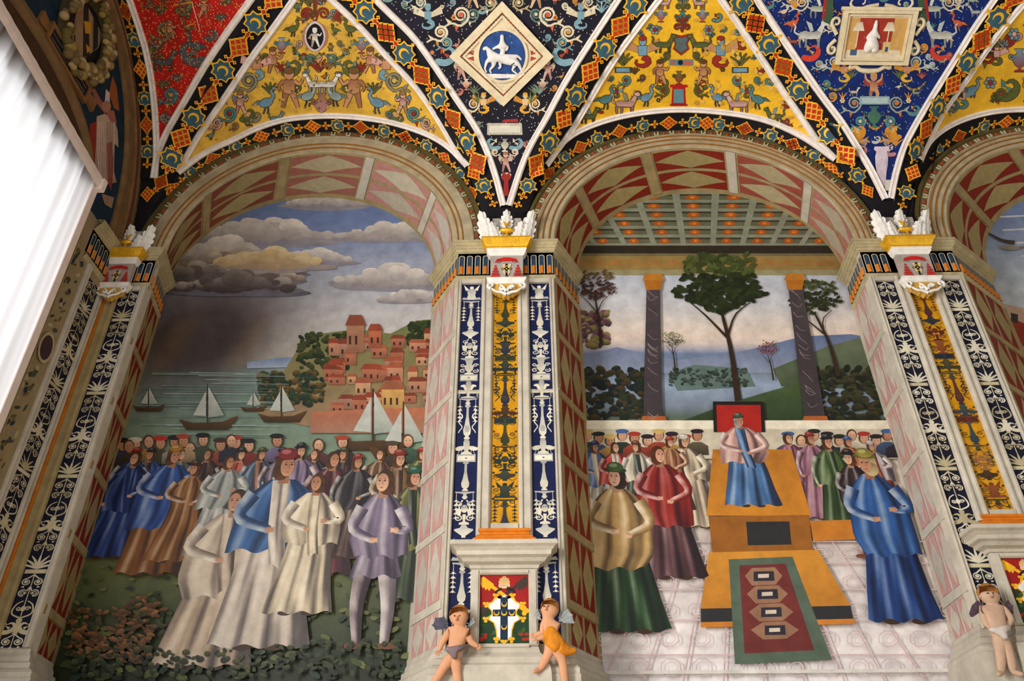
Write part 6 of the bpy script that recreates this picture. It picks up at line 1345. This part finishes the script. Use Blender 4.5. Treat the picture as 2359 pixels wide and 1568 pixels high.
for a in ((1380, 1200, 180, (200, 190, 170), (60, 90, 150), (40, 50, 90)), (1430, 1210, 190, (196, 186, 170), (180, 50, 40), None), (1480, 1200, 180, (60, 70, 60), (190, 180, 160), (90, 50, 40)), (1600, 1220, 215, (200, 180, 150), (196, 180, 150), (206, 196, 180)), (1560, 1180, 170, (150, 96, 60), None, (170, 60, 40)), (1850, 1190, 190, (140, 84, 104), (130, 76, 100), None), (1905, 1200, 200, (150, 100, 116), (140, 90, 110), (150, 50, 40)), (1990, 1180, 170, (70, 60, 50), (170, 90, 50), (60, 90, 150)), (2045, 1190, 170, (150, 60, 40), (180, 170, 170), (190, 180, 180)), (1955, 1240, 235, (50, 74, 36), (60, 84, 40), (30, 28, 30))): figure(P, *a[:6], w=1.25)
P.poly([(1642, 1000), (1760, 1000), (1756, 930), (1640, 930)], (28, 24, 22)); P.poly([(1650, 1000), (1752, 1000), (1749, 938), (1648, 938)], (160, 34, 26))
P.poly([(1625, 1192), (1865, 1192), (1820, 1040), (1640, 1040)], (176, 112, 34), (196, 126, 36)); P.poly([(1640, 1290), (1870, 1285), (1860, 1190), (1630, 1194)], (150, 92, 30)); P.poly([(1720, 1260), (1820, 1258), (1815, 1205), (1716, 1206)], (40, 40, 40)); P.poly([(1612, 1405), (1955, 1398), (1880, 1270), (1630, 1276)], (204, 138, 46), (190, 124, 40)); P.poly([(1612, 1440), (1962, 1432), (1955, 1398), (1612, 1405)], (44, 44, 46)); P.poly([(1612, 1448), (1965, 1440), (1963, 1428), (1612, 1436)], (196, 120, 40)); P.poly([(1870, 1250), (2000, 1245), (1990, 1200), (1862, 1204)], (190, 116, 36))
figure(P, 1735, 1172, 215, (70, 110, 160), (196, 150, 140), (60, 84, 60), (170, 166, 160), w=1.5)
P.poly([(1676, 1292), (1822, 1286), (1912, 1522), (1690, 1532)], (84, 100, 84)); P.poly([(1700, 1306), (1806, 1302), (1872, 1500), (1712, 1508)], (110, 44, 40))
for k in range(4): u = k/4; x, y = 1755+u*34, 1330+u*165; P.poly([(x-42-u*16, y), (x-26, y-18), (x+26, y-20), (x+44+u*16, y), (x+28, y+20), (x-26, y+22)], (150, 110, 84)); P.poly([(x-22, y+12), (x-22, y-10), (x+24, y-11), (x+26, y+11)], (44, 40, 52)); P.poly([(x-12, y+5), (x-12, y-4), (x+13, y-5), (x+13, y+4)], (206, 190, 170))
figure(P, 1548, 1338, 310, (84, 52, 56), (140, 34, 30), None, (100, 50, 24), w=1.2); figure(P, 1445, 1462, 390, (30, 60, 30), (176, 140, 84), (60, 84, 40), (50, 34, 24), w=1.15)
figure(P, 2010, 1290, 250, (60, 84, 44), (44, 30, 34), (30, 28, 30), w=1.0, legs=(90, 34, 44)); figure(P, 2090, 1440, 400, (24, 60, 124), (40, 86, 150), (150, 140, 60), (200, 180, 130), w=1.05)
P.stroke([(1320, 1552), (2240, 1546)], 8, 8, (226, 220, 210))
tag(clampx(P.build('fresco_painting', M_FRESCO), -4.2, 8.5), 'fresco of robed people gathered round an ochre platform before a lake, middle bay', 'painting')
# --- third bay
P = Paint(surf_wall(.60), 0, 3e-5)
P.grid(2262, 3000, 380, 1590, 20, 50, lambda u, v: ramp([(0, (92, 112, 156)), (.1, (112, 128, 164)), (.2, (160, 170, 182)), (.3, (186, 188, 188)), (.36, (150, 110, 90)), (.6, (120, 110, 80)), (1, (70, 80, 50))], v))
for k in range(6): P.stroke([(2290+20*k, 500+30*k), (2420, 494+30*k)], 4, 3, (190, 192, 194))
P.poly([(2280, 690), (2420, 760), (2420, 900), (2300, 760)], (140, 48, 32)); P.poly([(2305, 770), (2420, 830), (2420, 960), (2330, 940)], (180, 130, 100)); P.poly([(2315, 700), (2400, 720), (2400, 760), (2322, 730)], (180, 150, 130)); P.poly([(2328, 720), (2345, 724), (2345, 745), (2330, 740)], (60, 50, 50))
bushes(P, 2420, 2760, 860, 960, 90, [(50, 60, 36), (70, 80, 44), (96, 90, 50)], 18)
for x, y in sorted([(rnd.uniform(2430, 2700), rnd.uniform(780, 900)) for _ in range(14)], key=lambda q: q[1]): house(P, x, y, rnd.uniform(30, 56), rnd.uniform(26, 50), rnd.choice([(190, 140, 110), (176, 116, 84), (200, 170, 140)]), (140, 60, 40))
for k in range(14): figure(P, 2440+k*27, 1120+14*(k % 3), 190, rnd.choice([(60, 80, 120), (140, 50, 40), (60, 80, 50), (150, 110, 60), (110, 70, 90)]), rnd.choice([None, (150, 130, 100), (60, 50, 60)]), rnd.choice([None, (150, 44, 36), (40, 40, 50)]), w=1.2)
for k in range(5): figure(P, 2560+k*80, 1400, 330, rnd.choice([(60, 80, 120), (140, 50, 40), (60, 80, 50), (170, 150, 120)]), rnd.choice([(150, 130, 100), (60, 50, 60)]), None, w=1.2)
P.stroke([(2275, 540), (2305, 556), (2335, 562)], 3, 10, (60, 54, 50), 8); P.ell(2325, 573, 24, 6, (130, 122, 110), .05); P.stroke([(2345, 572), (2375, 570)], 4, 2, (120, 112, 100))
tag(clampx(P.build('fresco_painting', M_FRESCO), -4.2, 8.5), 'sliver of a fresco with a red roof and a flying bird, at the right edge', 'painting')
# ------------------------------------------------------------------ winged children in low relief at the feet of the pilasters
M_SKIN = mat('child_skin', (206, 150, 112), var=.1, scale=12, bump=.04, rough=.6); M_HAIR = mat('child_hair', (176, 116, 54), var=.3, scale=40, bump=.4)
def ball(name, p, rx, ry, rz_, m, parent, rot=0.0):
    bm = bmesh.new(); bmesh.ops.create_uvsphere(bm, u_segments=14, v_segments=9, radius=1)
    R = Matrix.Rotation(rot, 3, 'Y')
    for v in bm.verts: v.co = R @ Vector((v.co.x*rx, v.co.y*ry, v.co.z*rz_))+Vector(p)
    me = bpy.data.meshes.new(name); bm.to_mesh(me); bm.free(); me.materials.append(m); me.polygons.foreach_set('use_smooth', [True]*len(me.polygons))
    o = bpy.data.objects.new(name, me); put(o, parent); return o
def cherub(dep, J, label, cloth=None, look=(0, 0), wings=None, foot_z=None, skin=None, hairm=None):
    w = lambda p, d=0.0: W(p[0], p[1], -dep-d)
    ms, mh = skin or M_SKIN, hairm or M_HAIR
    fx = W(*J['pelvis'], -dep)[0]
    t = thing('person', (fx, -dep, E_+.94), label, 'person')
    F_ = {}
    for k, p in J.items(): F_[k] = w(p)
    sc = np.linalg.norm(F_['head']-F_['pelvis'])/.30
    for k in ('footl', 'footr'):
        F_[k][2] = max(F_[k][2], E_+.965)
    R = lambda r: r*sc*1.2
    hd, nk, ch, pv = F_['head'], F_['neck'], F_['chest'], F_['pelvis']
    chains = [[(pv, R(.068)), ((pv+ch)/2, R(.066)), (ch, R(.064)), (nk, R(.036)), ((nk+hd)/2+np.array([0, -.004, .0]), R(.066)), (hd, R(.082)), (hd+(hd-nk)*.5, R(.056))]]
    for s in 'lr':
        kn, ft = F_['knee'+s], F_['foot'+s]; hip = pv+(kn-pv)*.22; dx = .03 if s == 'r' else -.03
        chains.append([(pv, R(.068)), (hip, R(.056)), ((hip+kn)/2, R(.05)), (kn, R(.036)), ((kn+ft)/2, R(.036)), (ft+np.array([0, 0, .012]), R(.022)), (ft+np.array([dx, -.03, -.004]), R(.018)), (ft+np.array([dx*1.7, -.045, -.008]), R(.012))])
        sh, el, ha = F_['sh'+s], F_['elbow'+s], F_['hand'+s]
        chains.append([(ch, R(.064)), (sh, R(.034)), ((sh+el)/2, R(.032)), (el, R(.026)), ((el+ha)/2, R(.025)), (ha, R(.017)), (ha+(ha-el)/np.linalg.norm(ha-el)*.02*sc, R(.015))])
    fl = lambda co: np.stack([co[:, 0], -dep+(co[:, 1]+dep)*.75, np.maximum(co[:, 2], E_+.935)], -1)
    skinned('body', chains, ms, t, fl, 2)
    for s in 'lr':                            # five fingers on each hand, rooted in the palm
        el, ha = F_['elbow'+s], F_['hand'+s]; d = (ha-el)/np.linalg.norm(ha-el); q = np.cross(d, [0, -1., 0]); q /= np.linalg.norm(q); pal = ha+d*.015*sc
        for k in range(5):
            a = (k-2)*.28 if k else -1.1; L = (.02, .036, .041, .038, .03)[k]*sc; dd = d*math.cos(a)+q*math.sin(a)
            p0 = pal+q*(k-2)*.007*sc; skinned('finger', [[(p0, .0068*sc), (p0+dd*L*.55+np.array([0, -.004, 0]), .006*sc), (p0+dd*L+np.array([0, .004, 0]), .0045*sc)]], ms, t, None, 1)
    ax = hd+np.array([look[0]*.03, -.064*sc, look[1]*.02])
    for e in (-1, 1): ball('eye', ax+np.array([e*.022*sc, .004, .002]), .009*sc, .006, .006*sc, mat('eye_dark', (60, 40, 30)), t)
    ball('nose', ax+np.array([0, -.008*sc, -.012*sc]), .008*sc, .01*sc, .013*sc, ms, t); ball('mouth', ax+np.array([0, .0, -.033*sc]), .014*sc, .006, .005*sc, mat('lips', (170, 86, 74)), t)
    for e in (-1, 1): ball('ear', hd+np.array([e*.078*sc, .0, -.004]), .009*sc, .014*sc, .017*sc, ms, t)
    up = (hd-nk)/np.linalg.norm(hd-nk)
    bm = bmesh.new(); bmesh.ops.create_uvsphere(bm, u_segments=20, v_segments=14, radius=1); rr = random.Random(3)
    for v in list(bm.verts):
        if v.co.y < -.25 and v.co.z < .42: pass
    dele = [v for v in bm.verts if v.co.y < -.35 and v.co.z < .5 or v.co.z < -.45]; bmesh.ops.delete(bm, geom=dele, context='VERTS')
    for v in bm.verts: k = 1+rr.uniform(-.05, .07); v.co = Vector(hd+np.array([0, .006, .02*sc]))+Vector((v.co.x*.088*sc*k, v.co.y*.07*sc*k, v.co.z*.085*sc*k))
    me = bpy.data.meshes.new('hair'); bm.to_mesh(me); bm.free(); me.materials.append(mh); me.polygons.foreach_set('use_smooth', [True]*len(me.polygons)); o = bpy.data.objects.new('hair', me); put(o, t)
    for wp, m in wings or []:                 # each wing a bent feathered blade
        P = np.array([w(p, -.035) for p in wp]); c0 = P[0]; n = len(P); V = [*(P+np.array([0, -.008, 0])), *(P+np.array([0, .012, 0]))]
        wg = mk('wing', V, [tuple(range(n)), tuple(range(2*n-1, n-1, -1))]+[(i, n+i, n+(i+1) % n, (i+1) % n) for i in range(n)], m, t)
        for k in range(1, n-1):
            a, b_ = c0, P[k]; d = b_-a; s = np.cross(d/np.linalg.norm(d), [0, -1., 0])*.012
            mk('feather', [a+d*.3+s*.6+[0, -.012, 0], a+d*.3-s*.6+[0, -.012, 0], b_-s*.6+[0, -.01, 0], b_+d*.06+[0, -.008, 0], b_+s*.6+[0, -.01, 0]], [(0, 1, 2, 3, 4)], m, wg)
    if cloth: cloth(t, w, F_, sc)
    return t
M_WGD = mat('wing_dark', (78, 78, 92), var=.4, scale=30); M_WGP = mat('wing_pale', (150, 156, 156), var=.35, scale=30); M_SASH = mat('grey_sash', (120, 104, 106), var=.3, scale=20); M_DRESS = mat('orange_dress', (206, 128, 26), var=.35, scale=14, bump=.3); M_WCL = mat('white_cloth', (190, 180, 170), var=.25, scale=20)
def sash(m):
    def f(t, w, F_, sc):
        pv, ch = F_['pelvis'], F_['chest']; b = pv+(ch-pv)*.12
        skinned('sash', [[(b+np.array([-.085*sc, -.012, .0]), .02*sc), (b+np.array([-.03*sc, -.06*sc, -.012]), .03*sc), (b+np.array([.04*sc, -.06*sc, -.004]), .03*sc), (b+np.array([.09*sc, -.012, .02]), .02*sc)], [(b+np.array([-.03*sc, -.06*sc, -.012]), .03*sc), (b+np.array([.0, -.065*sc, -.05*sc]), .035*sc), (b+np.array([.01, -.06*sc, -.095*sc]), .028*sc)]], m, t, None, 2)
    return f
def dress(t, w, F_, sc):
    pv, ch = F_['pelvis'], F_['chest']; k = F_['kneer']
    skinned('dress', [[(pv, .098*sc), ((pv+ch)/2, .08*sc), (ch+np.array([0, -.008, .01]), .07*sc)], [(pv, .098*sc), (pv+np.array([.06, -.01, -.05])*sc, .09*sc), (pv+np.array([.14, 0, -.085])*sc, .055*sc), (pv+np.array([.22, 0, -.075])*sc, .02*sc)], [(pv, .098*sc), (pv+np.array([-.02, -.02, -.06])*sc, .07*sc)]], M_DRESS, t, lambda co: np.stack([co[:, 0], -.17+(co[:, 1]+.17)*.8, co[:, 2]], -1), 2)
cherub(.17, dict(head=(1057, 1420), neck=(1060, 1443), chest=(1056, 1462), pelvis=(1048, 1500), shl=(1036, 1452), shr=(1077, 1455), elbowl=(1019, 1478), handl=(1012, 1496), elbowr=(1084, 1478), handr=(1098, 1487), kneel=(1022, 1536), footl=(992, 1588), kneer=(1052, 1544), footr=(1058, 1600)),
       'winged child with a grey sash at the left foot of the candelabra pilaster', sash(M_SASH), (-.3, -.4), [([(1036, 1447), (1022, 1421), (1004, 1424), (997, 1440), (1003, 1449), (1022, 1443)], M_WGD), ([(1078, 1446), (1090, 1424), (1093, 1432), (1086, 1440)], M_WGP)])
cherub(.17, dict(head=(1267, 1403), neck=(1263, 1425), chest=(1264, 1442), pelvis=(1274, 1478), shl=(1250, 1434), shr=(1284, 1440), elbowl=(1250, 1458), handl=(1234, 1462), elbowr=(1270, 1462), handr=(1240, 1470), kneel=(1262, 1508), footl=(1243, 1546), kneer=(1296, 1522), footr=(1304, 1590)),
       'winged child in an orange dress at the right foot of the candelabra pilaster', dress, (-1.0, .5), [([(1286, 1432), (1292, 1410), (1308, 1404), (1318, 1416), (1322, 1434), (1308, 1430)], M_WGP), ([(1248, 1428), (1236, 1404), (1232, 1416), (1238, 1426)], M_WGP)])
cherub(.17, dict(head=(2279, 1372), neck=(2284, 1392), chest=(2289, 1412), pelvis=(2300, 1456), shl=(2264, 1404), shr=(2312, 1402), elbowl=(2268, 1432), handl=(2290, 1453), elbowr=(2330, 1426), handr=(2318, 1444), kneel=(2304, 1500), footl=(2308, 1552), kneer=(2324, 1502), footr=(2336, 1552)),
       'pale winged child with a white cloth at the foot of the right-hand pilaster', sash(M_WCL), (-.5, .2), [([(2266, 1400), (2250, 1384), (2240, 1394), (2234, 1412), (2238, 1420), (2252, 1408)], mat('wing_purple', (84, 66, 78), var=.4, scale=30)), ([(2312, 1398), (2322, 1384), (2332, 1396), (2334, 1412)], mat('wing_purple'))], skin=mat('pale_skin', (190, 158, 134), var=.15, scale=12))
